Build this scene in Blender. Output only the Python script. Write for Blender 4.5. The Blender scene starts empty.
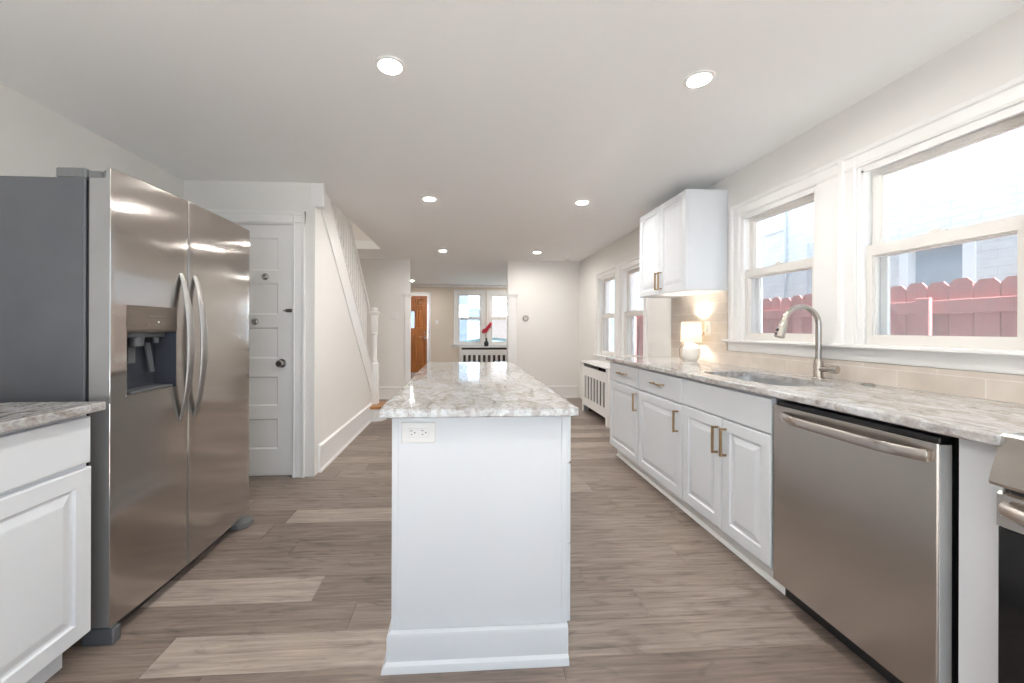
import bpy, bmesh, math, random
from mathutils import Vector, Matrix
random.seed(7)
SC = bpy.context.scene
COL = SC.collection
PI = math.pi

# ------------------------------------------------------------------ camera, world, exposure
F_PX, CX, CY, YAW, ROLL, EYE = 394.365, 487.51, 328.39, 0.061331, 0.0030, 1.1767
cam_data = bpy.data.cameras.new('camera')
cam = bpy.data.objects.new('camera', cam_data); COL.objects.link(cam)
cam_data.sensor_fit = 'HORIZONTAL'; cam_data.sensor_width = 36.0
cam_data.lens = F_PX/1024*36.0
cam_data.shift_x = (512-CX)/1024; cam_data.shift_y = -(341.5-CY)/1024
cam_data.clip_start = 0.02; cam_data.clip_end = 300
fw = Vector((math.sin(YAW), math.cos(YAW), 0)); r0 = Vector((math.cos(YAW), -math.sin(YAW), 0)); u0 = Vector((0, 0, 1))
rr = r0*math.cos(ROLL)+u0*math.sin(ROLL); uu = -r0*math.sin(ROLL)+u0*math.cos(ROLL)
M = Matrix((rr, uu, -fw)).transposed().to_4x4(); M.translation = (0, 0, EYE)
cam.matrix_world = M
SC.camera = cam

SKY = 2.6              # overcast daylight
DOWNLIGHT = 565.0       # radiance of each recessed lens
SUN = 42.0             # hazy sun from behind the viewpoint, through the kitchen's rear glass
sun_data = bpy.data.lights.new('sun', 'SUN'); sun_data.energy = SUN; sun_data.angle = math.radians(4); sun_data.color = (.95, .98, 1.0)
sun = bpy.data.objects.new('sun', sun_data); COL.objects.link(sun); sun.location = (-3, -8, 9)
sun.rotation_euler = Vector((.0, .65, -.76)).to_track_quat('-Z', 'Y').to_euler()
world = bpy.data.worlds.new('overcast_sky'); SC.world = world; world.use_nodes = True
bg = world.node_tree.nodes['Background']
bg.inputs['Color'].default_value = (0.56, 0.78, 1.0, 1); bg.inputs['Strength'].default_value = SKY
SC.view_settings.view_transform = 'Standard'; SC.view_settings.look = 'None'
SC.view_settings.gamma = 1.0; SC.view_settings.use_curve_mapping = False
SC.view_settings.exposure = 0.20
SC.cycles.use_denoising = True
SC.cycles.max_bounces = 12; SC.cycles.diffuse_bounces = 7; SC.cycles.glossy_bounces = 6
SC.cycles.transparent_max_bounces = 16; SC.cycles.sample_clamp_indirect = 6.0
SC.cycles.caustics_reflective = False; SC.cycles.caustics_refractive = False


def portal(name, loc, rot, sx, sy):
    L = bpy.data.lights.new(name, 'AREA'); L.shape = 'RECTANGLE'; L.size = sx; L.size_y = sy
    L.cycles.is_portal = True
    o = bpy.data.objects.new(name, L); o.location = loc; o.rotation_euler = rot; COL.objects.link(o)


def fill_lamp(x, y, watts, z=2.312):      # unseen lamp without a fixture, added to brighten the rooms
    L = bpy.data.lights.new('unseen_fill_lamp', 'AREA'); L.shape = 'DISK'; L.size = .09; L.energy = watts; L.color = (1.0, .97, .92)
    o = bpy.data.objects.new('unseen_fill_lamp', L); o.location = (x, y, z); COL.objects.link(o)


fill_lamp(-.322, -.03, DOWNLIGHT*.0028*PI); fill_lamp(1.073, -.03, DOWNLIGHT*.0028*PI)  # added light behind the viewpoint, following the spacing of the visible recessed lights
fill_lamp(1.20, 9.60, DOWNLIGHT*.0064*PI); fill_lamp(-1.239, 7.70, DOWNLIGHT*.0064*PI); fill_lamp(-1.7, 4.6, DOWNLIGHT*.0064*PI, 4.75)     # added out of view to brighten the front room and stairwell

# main dimensions (metres): +X right, +Y away from the camera, Z up
WR, WL, CEIL = 1.98, -2.17, 2.322
Y_DOOR, Y_FAR, Y_FRONT, Y_BACK = 3.20, 6.63, 10.40, -2.10
X_ST = -1.175            # room face of the stair wall
for n, y0, y1, z0, z1 in (('near', 1.245, 1.865, 1.10, 1.985), ('mid', 2.085, 2.705, 1.10, 1.985),
                          ('far', 4.20, 4.80, .80, 1.905), ('farther', 5.03, 5.63, .80, 1.905)):
    portal('daylight_portal', (WR+.16, (y0+y1)/2, (z0+z1)/2), (0, PI/2, 0), z1-z0, y1-y0)
portal('daylight_portal', (.15, Y_BACK-.13, 1.14), (PI/2, 0, PI), 2.5, 2.15)
portal('daylight_portal', (.60, Y_FRONT+.16, 1.43), (PI/2, 0, 0), 1.6, 1.35)

# ------------------------------------------------------------------ materials
def nodes(name):
    m = bpy.data.materials.new(name); m.use_nodes = True
    nt = m.node_tree; return m, nt, nt.nodes['Principled BSDF']


def N(nt, kind, **kw):
    n = nt.nodes.new(kind)
    for k, v in kw.items():
        if k in n.inputs: n.inputs[k].default_value = v
        else: setattr(n, k, v)
    return n


def ramp(nt, fac, stops):
    r = nt.nodes.new('ShaderNodeValToRGB'); cr = r.color_ramp
    while len(cr.elements) < len(stops): cr.elements.new(0.5)
    for e, (p, c) in zip(cr.elements, stops):
        e.position = p; e.color = (*c, 1) if len(c) == 3 else c
    nt.links.new(fac, r.inputs['Fac']); return r.outputs['Color']


def plain(name, col, rough=.5, metal=0, var=.03, scale=6, bump=0, bscale=60, coat=0, spec=.5, stretch=(1, 1, 1)):
    m, nt, b = nodes(name)
    tc = N(nt, 'ShaderNodeTexCoord'); mp = N(nt, 'ShaderNodeMapping'); mp.inputs['Scale'].default_value = stretch
    nt.links.new(tc.outputs['Object'], mp.inputs['Vector'])
    nz = N(nt, 'ShaderNodeTexNoise', Scale=scale, Detail=4.0); nt.links.new(mp.outputs[0], nz.inputs['Vector'])
    lo = [max(0, c*(1-var)) for c in col]; hi = [min(1, c*(1+var)) for c in col]
    c = ramp(nt, nz.outputs['Fac'], [(.3, lo), (.7, hi)])
    nt.links.new(c, b.inputs['Base Color'])
    b.inputs['Roughness'].default_value = rough; b.inputs['Metallic'].default_value = metal
    b.inputs['Coat Weight'].default_value = coat; b.inputs['Coat Roughness'].default_value = .08
    b.inputs['Specular IOR Level'].default_value = spec
    if bump:
        n2 = N(nt, 'ShaderNodeTexNoise', Scale=bscale, Detail=3.0); nt.links.new(mp.outputs[0], n2.inputs['Vector'])
        bp = N(nt, 'ShaderNodeBump', Strength=bump, Distance=.01); nt.links.new(n2.outputs['Fac'], bp.inputs['Height'])
        nt.links.new(bp.outputs[0], b.inputs['Normal'])
    return m


def steel(name, col, rough, aniso, arot, wave=0, wscale=3, wstretch=(1, 1, 1)):
    m, nt, b = nodes(name)
    b.inputs['Base Color'].default_value = (*col, 1); b.inputs['Metallic'].default_value = 1
    b.inputs['Anisotropic'].default_value = aniso; b.inputs['Anisotropic Rotation'].default_value = arot
    tg = N(nt, 'ShaderNodeTangent', direction_type='RADIAL', axis='Z'); nt.links.new(tg.outputs[0], b.inputs['Tangent'])
    tc = N(nt, 'ShaderNodeTexCoord'); mp = N(nt, 'ShaderNodeMapping'); mp.inputs['Scale'].default_value = wstretch
    nt.links.new(tc.outputs['Object'], mp.inputs['Vector'])
    g = N(nt, 'ShaderNodeTexNoise', Scale=4.0, Detail=5.0); nt.links.new(mp.outputs[0], g.inputs['Vector'])
    mr = N(nt, 'ShaderNodeMapRange'); mr.inputs['To Min'].default_value = rough*.85; mr.inputs['To Max'].default_value = rough*1.15
    nt.links.new(g.outputs['Fac'], mr.inputs['Value']); nt.links.new(mr.outputs[0], b.inputs['Roughness'])
    if wave:
        nz = N(nt, 'ShaderNodeTexNoise', Scale=wscale, Detail=1.0); nt.links.new(mp.outputs[0], nz.inputs['Vector'])
        bp = N(nt, 'ShaderNodeBump', Strength=wave, Distance=.02); nt.links.new(nz.outputs['Fac'], bp.inputs['Height'])
        nt.links.new(bp.outputs[0], b.inputs['Normal'])
    return m


def granite(name, stretch, seed, pale=1.0):
    m, nt, b = nodes(name); L = nt.links
    tc = N(nt, 'ShaderNodeTexCoord'); mp = N(nt, 'ShaderNodeMapping')
    mp.inputs['Scale'].default_value = stretch; mp.inputs['Location'].default_value = seed
    L.new(tc.outputs['Object'], mp.inputs['Vector'])
    w = N(nt, 'ShaderNodeTexNoise', Scale=2.2, Detail=5.0, Roughness=.6); L.new(mp.outputs[0], w.inputs['Vector'])
    sc = N(nt, 'ShaderNodeVectorMath', operation='SCALE'); L.new(w.outputs['Color'], sc.inputs[0]); sc.inputs['Scale'].default_value = .55
    ad = N(nt, 'ShaderNodeVectorMath', operation='ADD'); L.new(mp.outputs[0], ad.inputs[0]); L.new(sc.outputs[0], ad.inputs[1])
    a = N(nt, 'ShaderNodeTexNoise', Scale=8.5, Detail=9.0, Roughness=.72, Distortion=1.6); L.new(ad.outputs[0], a.inputs['Vector'])
    c1 = ramp(nt, a.outputs['Fac'], [(.28, (.20, .185, .18)), (.38, (.34, .315, .30)), (.47, (.44, .425, .415)), (.56, (.55, .55, .55)), (.64, (.46, .475, .49)), (.78, (.34, .36, .375))])
    v = N(nt, 'ShaderNodeTexWave', Scale=5.0, Distortion=11.0, Detail=6.0); v.inputs['Detail Scale'].default_value = 1.6
    L.new(ad.outputs[0], v.inputs['Vector'])
    c2 = ramp(nt, v.outputs['Fac'], [(.0, (.58, .53, .50)), (.2, (.84, .82, .80)), (.55, (1, 1, 1)), (.9, (.84, .86, .88))])
    mx = N(nt, 'ShaderNodeMix', data_type='RGBA', blend_type='MULTIPLY'); mx.inputs[0].default_value = .75
    L.new(c1, mx.inputs[6]); L.new(c2, mx.inputs[7])
    g = N(nt, 'ShaderNodeTexNoise', Scale=70.0, Detail=3.0); L.new(tc.outputs['Object'], g.inputs['Vector'])
    c3 = ramp(nt, g.outputs['Fac'], [(.36, (.72, .70, .69)), (.5, (1, 1, 1))])
    m2 = N(nt, 'ShaderNodeMix', data_type='RGBA', blend_type='MULTIPLY'); m2.inputs[0].default_value = .55
    L.new(mx.outputs[2], m2.inputs[6]); L.new(c3, m2.inputs[7])
    pl = N(nt, 'ShaderNodeVectorMath', operation='SCALE'); L.new(m2.outputs[2], pl.inputs[0]); pl.inputs['Scale'].default_value = pale
    L.new(pl.outputs[0], b.inputs['Base Color'])
    b.inputs['Roughness'].default_value = .06
    return m


def glass_pane(name, refl=.10):
    m = bpy.data.materials.new(name); m.use_nodes = True; nt = m.node_tree
    nt.nodes.remove(nt.nodes['Principled BSDF'])
    t = N(nt, 'ShaderNodeBsdfTransparent'); t.inputs['Color'].default_value = (.97, .98, .98, 1)
    g = N(nt, 'ShaderNodeBsdfGlossy'); g.inputs['Roughness'].default_value = .02
    lw = N(nt, 'ShaderNodeLayerWeight', Blend=.5); mx = N(nt, 'ShaderNodeMixShader')
    pw = N(nt, 'ShaderNodeMath', operation='POWER'); pw.inputs[1].default_value = 5.0; nt.links.new(lw.outputs['Facing'], pw.inputs[0])
    f = N(nt, 'ShaderNodeMath', operation='MULTIPLY_ADD'); f.inputs[1].default_value = .55; f.inputs[2].default_value = .02; nt.links.new(pw.outputs[0], f.inputs[0])
    nt.links.new(f.outputs[0], mx.inputs[0]); nt.links.new(t.outputs[0], mx.inputs[1]); nt.links.new(g.outputs[0], mx.inputs[2])
    nt.links.new(mx.outputs[0], nt.nodes['Material Output'].inputs['Surface']); return m


def mesh_screen(name, dens=.22):
    m = bpy.data.materials.new(name); m.use_nodes = True; nt = m.node_tree
    b = nt.nodes['Principled BSDF']; b.inputs['Base Color'].default_value = (.55, .56, .58, 1); b.inputs['Roughness'].default_value = .6
    t = N(nt, 'ShaderNodeBsdfTransparent'); mx = N(nt, 'ShaderNodeMixShader'); mx.inputs[0].default_value = dens
    nt.links.new(t.outputs[0], mx.inputs[1]); nt.links.new(b.outputs[0], mx.inputs[2])
    nt.links.new(mx.outputs[0], nt.nodes['Material Output'].inputs['Surface']); return m


def emitter(name, col, strength):
    m, nt, b = nodes(name)
    b.inputs['Base Color'].default_value = (.9, .9, .88, 1)
    b.inputs['Emission Color'].default_value = (*col, 1); b.inputs['Emission Strength'].default_value = strength
    return m


def planks():
    m, nt, b = nodes('vinyl_planks'); L = nt.links
    tc = N(nt, 'ShaderNodeTexCoord')
    at = N(nt, 'ShaderNodeAttribute', attribute_name='tone')
    sp = N(nt, 'ShaderNodeSeparateColor'); L.new(at.outputs['Color'], sp.inputs[0])
    # grain runs along X; each plank shifts the grain by its own amount
    off = N(nt, 'ShaderNodeCombineXYZ')
    mm = N(nt, 'ShaderNodeMath', operation='MULTIPLY'); mm.inputs[1].default_value = 37.0; L.new(sp.outputs[1], mm.inputs[0])
    L.new(mm.outputs[0], off.inputs['X']); L.new(mm.outputs[0], off.inputs['Z'])
    ad = N(nt, 'ShaderNodeVectorMath', operation='ADD'); L.new(tc.outputs['Object'], ad.inputs[0]); L.new(off.outputs[0], ad.inputs[1])
    mp = N(nt, 'ShaderNodeMapping'); mp.inputs['Scale'].default_value = (1.1, 22.0, 1.0); L.new(ad.outputs[0], mp.inputs['Vector'])
    g = N(nt, 'ShaderNodeTexNoise', Scale=2.6, Detail=8.0, Roughness=.66, Distortion=.5); L.new(mp.outputs[0], g.inputs['Vector'])
    base = ramp(nt, sp.outputs[0], [(0, (.180, .139, .116)), (.35, (.246, .197, .168)), (.65, (.310, .256, .222)), (1, (.46, .39, .34))])
    gr = ramp(nt, g.outputs['Fac'], [(.27, (.44, .42, .40)), (.43, (.84, .82, .81)), (.58, (1.08, 1.07, 1.06)), (.74, (1.42, 1.41, 1.40))])
    mx = N(nt, 'ShaderNodeMix', data_type='RGBA', blend_type='MULTIPLY'); mx.inputs[0].default_value = 1
    L.new(base, mx.inputs[6]); L.new(gr, mx.inputs[7])
    mp2 = N(nt, 'ShaderNodeMapping'); mp2.inputs['Scale'].default_value = (1.4, 5.0, 1.0); L.new(ad.outputs[0], mp2.inputs['Vector'])
    k = N(nt, 'ShaderNodeTexNoise', Scale=3.0, Detail=4.0, Distortion=1.5); L.new(mp2.outputs[0], k.inputs['Vector'])
    kc = ramp(nt, k.outputs['Fac'], [(.32, (.68, .66, .66)), (.46, (1, 1, 1)), (.7, (1.08, 1.06, 1.05))])
    m2 = N(nt, 'ShaderNodeMix', data_type='RGBA', blend_type='MULTIPLY'); m2.inputs[0].default_value = .8
    L.new(mx.outputs[2], m2.inputs[6]); L.new(kc, m2.inputs[7])
    L.new(m2.outputs[2], b.inputs['Base Color'])
    b.inputs['Roughness'].default_value = .38; b.inputs['Specular IOR Level'].default_value = .4
    bp = N(nt, 'ShaderNodeBump', Strength=.12, Distance=.003); L.new(g.outputs['Fac'], bp.inputs['Height']); L.new(bp.outputs[0], b.inputs['Normal'])
    return m


def bricks(name, c1, c2, mortar, bw, rh, ms, rough, axis='YZ', z0=0, bump=.2, off=.5):
    m, nt, b = nodes(name); L = nt.links
    tc = N(nt, 'ShaderNodeTexCoord'); s = N(nt, 'ShaderNodeSeparateXYZ'); L.new(tc.outputs['Object'], s.inputs[0])
    c = N(nt, 'ShaderNodeCombineXYZ'); L.new(s.outputs[axis[0]], c.inputs['X'])
    sb = N(nt, 'ShaderNodeMath', operation='SUBTRACT'); sb.inputs[1].default_value = z0; L.new(s.outputs[axis[1]], sb.inputs[0]); L.new(sb.outputs[0], c.inputs['Y'])
    t = N(nt, 'ShaderNodeTexBrick', Scale=1.0); t.offset = off
    t.inputs['Color1'].default_value = (*c1, 1); t.inputs['Color2'].default_value = (*c2, 1); t.inputs['Mortar'].default_value = (*mortar, 1)
    t.inputs['Mortar Size'].default_value = ms; t.inputs['Brick Width'].default_value = bw; t.inputs['Row Height'].default_value = rh
    t.inputs['Mortar Smooth'].default_value = .3
    L.new(c.outputs[0], t.inputs['Vector'])
    nz = N(nt, 'ShaderNodeTexNoise', Scale=9.0, Detail=5.0); L.new(tc.outputs['Object'], nz.inputs['Vector'])
    nc = ramp(nt, nz.outputs['Fac'], [(.3, (.92, .91, .90)), (.7, (1.05, 1.05, 1.05))])
    mx = N(nt, 'ShaderNodeMix', data_type='RGBA', blend_type='MULTIPLY'); mx.inputs[0].default_value = 1
    L.new(t.outputs['Color'], mx.inputs[6]); L.new(nc, mx.inputs[7]); L.new(mx.outputs[2], b.inputs['Base Color'])
    b.inputs['Roughness'].default_value = rough
    bp = N(nt, 'ShaderNodeBump', Strength=bump, Distance=.004, invert=True); L.new(t.outputs['Fac'], bp.inputs['Height']); L.new(bp.outputs[0], b.inputs['Normal'])
    return m


WALL = plain('warm_white_paint', (.845, .826, .797), .6, var=.012, scale=1.5, bump=.03, bscale=120)
CEILM = plain('ceiling_paint', (.945, .95, .95), .7, var=.01, scale=1.2, bump=.03, bscale=120)
TRIM = plain('trim_paint', (.89, .88, .865), .35, var=.012, scale=3)
SASH = plain('sash_vinyl', (.80, .77, .73), .35, var=.015, scale=5)
CAB = plain('cabinet_lacquer', (.715, .737, .767), .32, var=.01, scale=3)
BRASS = plain('brushed_brass', (.43, .305, .185), .36, 1, var=.06, scale=40)
NICKEL = steel('brushed_nickel', (.47, .43, .39), .24, .3, 0)
CHROME = plain('dark_chrome', (.45, .43, .41), .18, 1, var=.05, scale=30)
FR_STEEL = steel('fridge_stainless', (.52, .49, .465), .135, .97, 0, wave=.085, wscale=2.4, wstretch=(1, 1, 1.8))
HANDLE = plain('fridge_handle_steel', (.38, .37, .36), .30, 1, var=.04)
LIGHTEDGE = plain('light_door_edge', (.60, .60, .60), .45, .1, var=.03)
FR_EDGE = plain('fridge_door_edge', (.36, .36, .36), .30, .55, var=.03)
FR_SIDE = plain('fridge_side_grey', (.115, .12, .132), .38, .2, var=.05, scale=8, bump=.05, bscale=300)
DW_STEEL = steel('dishwasher_stainless', (.56, .525, .49), .24, .8, .25)
RG_STEEL = steel('range_stainless', (.58, .54, .50), .25, .5, .25)
SINK_STEEL = steel('sink_stainless', (.74, .74, .74), .30, .2, 0)
BLACK = plain('black_plastic', (.018, .018, .02), .35, var=.1)
BLACKGLASS = plain('black_glass', (.010, .010, .011), .06, var=.05)
DKGREY = plain('dark_grey_plastic', (.10, .105, .115), .4, var=.06)
GREYPL = plain('grey_plastic', (.17, .175, .18), .45, var=.05)
DISP = plain('dispenser_panel', (.17, .142, .118), .32, .6, var=.05, stretch=(1, 1, 20))
DISPIN = plain('dispenser_recess', (.05, .055, .07), .2, .1, var=.08)
LED = emitter('small_led', (.9, .95, 1), .25)
WHITEPL = plain('white_plastic', (.83, .82, .80), .35, var=.01)
SLOT = plain('socket_slot', (.12, .11, .10), .5, var=.05)
ISL_GRAN = granite('island_granite', (1.0, .62, 1.0), (3.1, 0, 0))
CTR_GRAN = granite('counter_granite', (1.25, .50, 1.0), (8.4, 2.7, 0), 1.28)
LFT_GRAN = granite('side_counter_granite', (1.2, .6, 1.0), (1.4, 6.7, 0))
FLOOR = planks()
TILE = bricks('glossy_beige_tile', (.62, .55, .485), (.68, .61, .545), (.74, .70, .65), .305, .078, .0025, .16, z0=.914)
WHITEBRICK = bricks('white_painted_brick', (.70, .695, .69), (.74, .735, .73), (.66, .655, .65), .21, .07, .008, .8, bump=.6)
PALEBRICK = bricks('pale_stucco_brick', (.092, .078, .075), (.099, .085, .082), (.085, .072, .068), .21, .07, .008, .8, axis='XZ', bump=.4)
BLUESIDE = bricks('pale_blue_siding', (.045, .066, .09), (.05, .072, .098), (.038, .056, .077), 4.0, .16, .012, .7, axis='XZ', bump=.5)
GLASS = glass_pane('window_glass')
SCREEN = mesh_screen('insect_screen')
DOORWOOD = plain('orange_oak_door', (.36, .125, .025), .4, var=.28, scale=3, stretch=(9, 9, .8), coat=.15)
TREADWOOD = plain('oak_tread', (.42, .19, .06), .35, var=.25, scale=4, stretch=(1, 12, 1), coat=.1)
FENCE = plain('faded_red_boards', (.33, .125, .12), .8, var=.14, scale=4, stretch=(4, 4, .6), bump=.2, bscale=30)
LAMPCER = plain('white_ceramic', (.86, .84, .80), .22, var=.02, coat=.3)
DARKVASE = plain('dark_glaze', (.03, .032, .036), .25, var=.1)
PETAL = plain('red_petal', (.55, .02, .05), .5, var=.2, scale=30)
STEMG = plain('plant_stem', (.10, .16, .05), .6, var=.2, scale=30)
ASPHALT = plain('asphalt', (.46, .46, .455), .9, var=.1, scale=5, bump=.3)
GRASSY = plain('yard_concrete', (.58, .57, .55), .9, var=.15, scale=3, bump=.3)
ALLEY = plain('alley_gravel', (.30, .29, .28), .9, var=.15, scale=6, bump=.3)
CARPAINT = plain('teal_car_paint', (.05, .13, .15), .25, .3, var=.04, coat=.6)
CARGLASS = plain('car_glass', (.22, .29, .33), .08, 0, var=.04)
TYRE = plain('tyre_rubber', (.03, .03, .03), .8, var=.1)
HOUSEGLASS = plain('grey_blue_pane', (.30, .37, .44), .15, var=.06)
PIPE = plain('grey_conduit', (.55, .56, .58), .5, var=.04)
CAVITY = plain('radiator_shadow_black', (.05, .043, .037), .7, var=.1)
RADIATOR = plain('cast_iron_radiator', (.16, .13, .11), .5, .3, var=.1)

# ------------------------------------------------------------------ geometry helpers
def ident(p): return p


class G:
    def __init__(self, m=None): self.v = []; self.f = []; self.m = m or ident

    def add(self, verts, faces, m=None):
        m = m or self.m; k = len(self.v)
        self.v += [tuple(m(tuple(p))) for p in verts]
        self.f += [tuple(i+k for i in f) for f in faces]; return self

    def box(self, x0, x1, y0, y1, z0, z1, bev=0, seg=1, m=None):
        x0, x1 = sorted((x0, x1)); y0, y1 = sorted((y0, y1)); z0, z1 = sorted((z0, z1))
        bm = bmesh.new()
        bmesh.ops.create_cube(bm, size=1)
        for q in bm.verts:
            q.co = Vector(((x0+x1)/2+q.co.x*(x1-x0), (y0+y1)/2+q.co.y*(y1-y0), (z0+z1)/2+q.co.z*(z1-z0)))
        b = min(bev, .45*min(x1-x0, y1-y0, z1-z0))
        if b > 0: bmesh.ops.bevel(bm, geom=list(bm.edges), offset=b, segments=seg, affect='EDGES', profile=.5)
        self.bm(bm, m); return self

    def bm(self, bm, m=None):
        bm.verts.index_update()
        self.add([q.co[:] for q in bm.verts], [[q.index for q in f.verts] for f in bm.faces], m); bm.free()

    def loft(self, rings, cap0=True, cap1=True, closed=False, m=None):
        n = len(rings[0]); vs = [p for r in rings for p in r]; fs = []
        R = len(rings)
        for i in range(R if closed else R-1):
            a, b = i*n, ((i+1) % R)*n
            for j in range(n): fs.append((a+j, a+(j+1) % n, b+(j+1) % n, b+j))
        if not closed:
            if cap0: fs.append(tuple(range(n))[::-1])
            if cap1: fs.append(tuple((R-1)*n+j for j in range(n)))
        return self.add(vs, fs, m)

    def prism(self, poly, w0, w1, m=None):      # polygon in (u, v), extruded along w
        return self.loft([[(u, v, w0) for u, v in poly], [(u, v, w1) for u, v in poly]], m=m)

    def lathe(self, prof, c=(0, 0, 0), n=24, m=None, axis='z'):
        def pt(r, z, a):
            x, y = r*math.cos(a), r*math.sin(a)
            if axis == 'z': q = (x, y, z)
            elif axis == 'x': q = (z, x, y)
            else: q = (x, z, y)
            return (c[0]+q[0], c[1]+q[1], c[2]+q[2])
        rings = [[pt(max(r, 1e-5), z, 2*PI*j/n) for j in range(n)] for r, z in prof]
        return self.loft(rings, m=m)

    def tube(self, pts, r, n=10, m=None, flat=None):
        pts = [Vector(p) for p in pts]; K = len(pts)
        rad = r if callable(r) else (lambda s: r)
        t = [(pts[min(i+1, K-1)]-pts[max(i-1, 0)]).normalized() for i in range(K)]
        up = Vector((0, 0, 1)) if abs(t[0].z) < .9 else Vector((1, 0, 0))
        nx = t[0].cross(up).normalized(); rings = []
        for i in range(K):
            nx = (nx-t[i]*nx.dot(t[i])).normalized(); ny = t[i].cross(nx); q = rad(i/(K-1))
            rings.append([tuple(pts[i]+(nx*math.cos(2*PI*j/n)+ny*math.sin(2*PI*j/n))*q) for j in range(n)])
        return self.loft(rings, m=m)

    def ball(self, c, rx, ry=None, rz=None, n=16, k=10, m=None):
        ry = ry or rx; rz = rz or rx
        rings = [[(c[0]+rx*math.sin(PI*i/k)*math.cos(2*PI*j/n)+1e-6*j, c[1]+ry*math.sin(PI*i/k)*math.sin(2*PI*j/n), c[2]-rz*math.cos(PI*i/k))
                  for j in range(n)] for i in range(k+1)]
        rings[0] = [(c[0]+1e-5*math.cos(2*PI*j/n), c[1]+1e-5*math.sin(2*PI*j/n), c[2]-rz) for j in range(n)]
        rings[-1] = [(c[0]+1e-5*math.cos(2*PI*j/n), c[1]+1e-5*math.sin(2*PI*j/n), c[2]+rz) for j in range(n)]
        return self.loft(rings, m=m)


def obj(name, g, mat, parent=None, smooth=None):
    me = bpy.data.meshes.new(name)
    off = Vector(parent_loc(parent)) if parent else Vector((0, 0, 0))
    bm = bmesh.new(); vs = [bm.verts.new(Vector(p)-off) for p in g.v]
    for f in g.f:
        try: bm.faces.new([vs[i] for i in f])
        except ValueError: pass
    bmesh.ops.recalc_face_normals(bm, faces=bm.faces); bm.to_mesh(me); bm.free()
    me.materials.append(mat)
    if smooth:
        for p in me.polygons: p.use_smooth = True
        me.set_sharp_from_angle(angle=math.radians(smooth))
    o = bpy.data.objects.new(name, me); COL.objects.link(o)
    if parent: o.parent = parent
    return o


def parent_loc(o):
    v = Vector((0, 0, 0))
    while o is not None: v += o.location; o = o.parent
    return v


def tag(o, label=None, cat=None, group=None, kind=None):
    for k, v in (('label', label), ('category', cat), ('group', group), ('kind', kind)):
        if v: o[k] = v
    return o


def thing(name, loc, label, cat, group=None):
    o = bpy.data.objects.new(name, None); o.location = loc; o.empty_display_size = .1; COL.objects.link(o)
    return tag(o, label, cat, group)


def struct_root(name, loc, label=None, cat=None):
    o = bpy.data.objects.new(name, None); o.location = loc; o.empty_display_size = .1; COL.objects.link(o)
    return tag(o, label, cat, kind='structure')


def struct(name, g, mat, label, cat, parent=None, smooth=None):
    return tag(obj(name, g, mat, parent, smooth), label, cat, kind='structure')


def copy_tree(o, parent=None):
    c = o.copy(); COL.objects.link(c)
    if parent: c.parent = parent
    for ch in list(o.children): copy_tree(ch, c)
    return c


def face_right(X): return lambda p: (X-p[2], p[0], p[1])        # looks towards -X  (u=Y, v=Z, w towards the room)
def face_left(X): return lambda p: (X+p[2], p[0], p[1])         # looks towards +X
def face_near(Y): return lambda p: (p[0], Y-p[2], p[1])         # looks towards -Y
def face_back(Y): return lambda p: (p[0], Y+p[2], p[1])         # looks towards +Y


def rect(u0, u1, v0, v1, w): return [(u0, v0, w), (u1, v0, w), (u1, v1, w), (u0, v1, w)]


def raised_panel(g, u0, u1, v0, v1, t=.02, fr=.058):
    prof = [(0, 0), (0, t-.004), (.004, t), (fr, t), (fr+.005, t-.008), (fr+.013, t-.009), (fr+.040, t-.001), (fr+.045, t-.0005)]
    g.loft([rect(u0+i, u1-i, v0+i, v1-i, w) for i, w in prof])


def slab_front(g, u0, u1, v0, v1, t=.02):
    g.loft([rect(u0+i, u1-i, v0+i, v1-i, w) for i, w in ((0, 0), (0, t-.005), (.002, t-.001), (.006, t))])


def bar_pull(parent, mp, u0, u1, v0, v1, w0, label=None):
    """square bar on two square posts; runs along whichever of u, v is longer"""
    g = G(mp); s = .0055
    if v1-v0 > u1-u0:
        u = (u0+u1)/2; g.box(u-s, u+s, v0, v1, w0+.024, w0+.036, .0015)
        for v in (v0+.006, v1-.006): g.box(u-s*.9, u+s*.9, v-s*.9, v+s*.9, w0-.0005, w0+.026)
    else:
        v = (v0+v1)/2; g.box(u0, u1, v-s, v+s, w0+.024, w0+.036, .0015)
        for u in (u0+.006, u1-.006): g.box(u-s*.9, u+s*.9, v-s*.9, v+s*.9, w0-.0005, w0+.026)
    o = obj('handle', g, BRASS, parent); o['label'] = label or 'brushed brass bar pull'; return o


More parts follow.
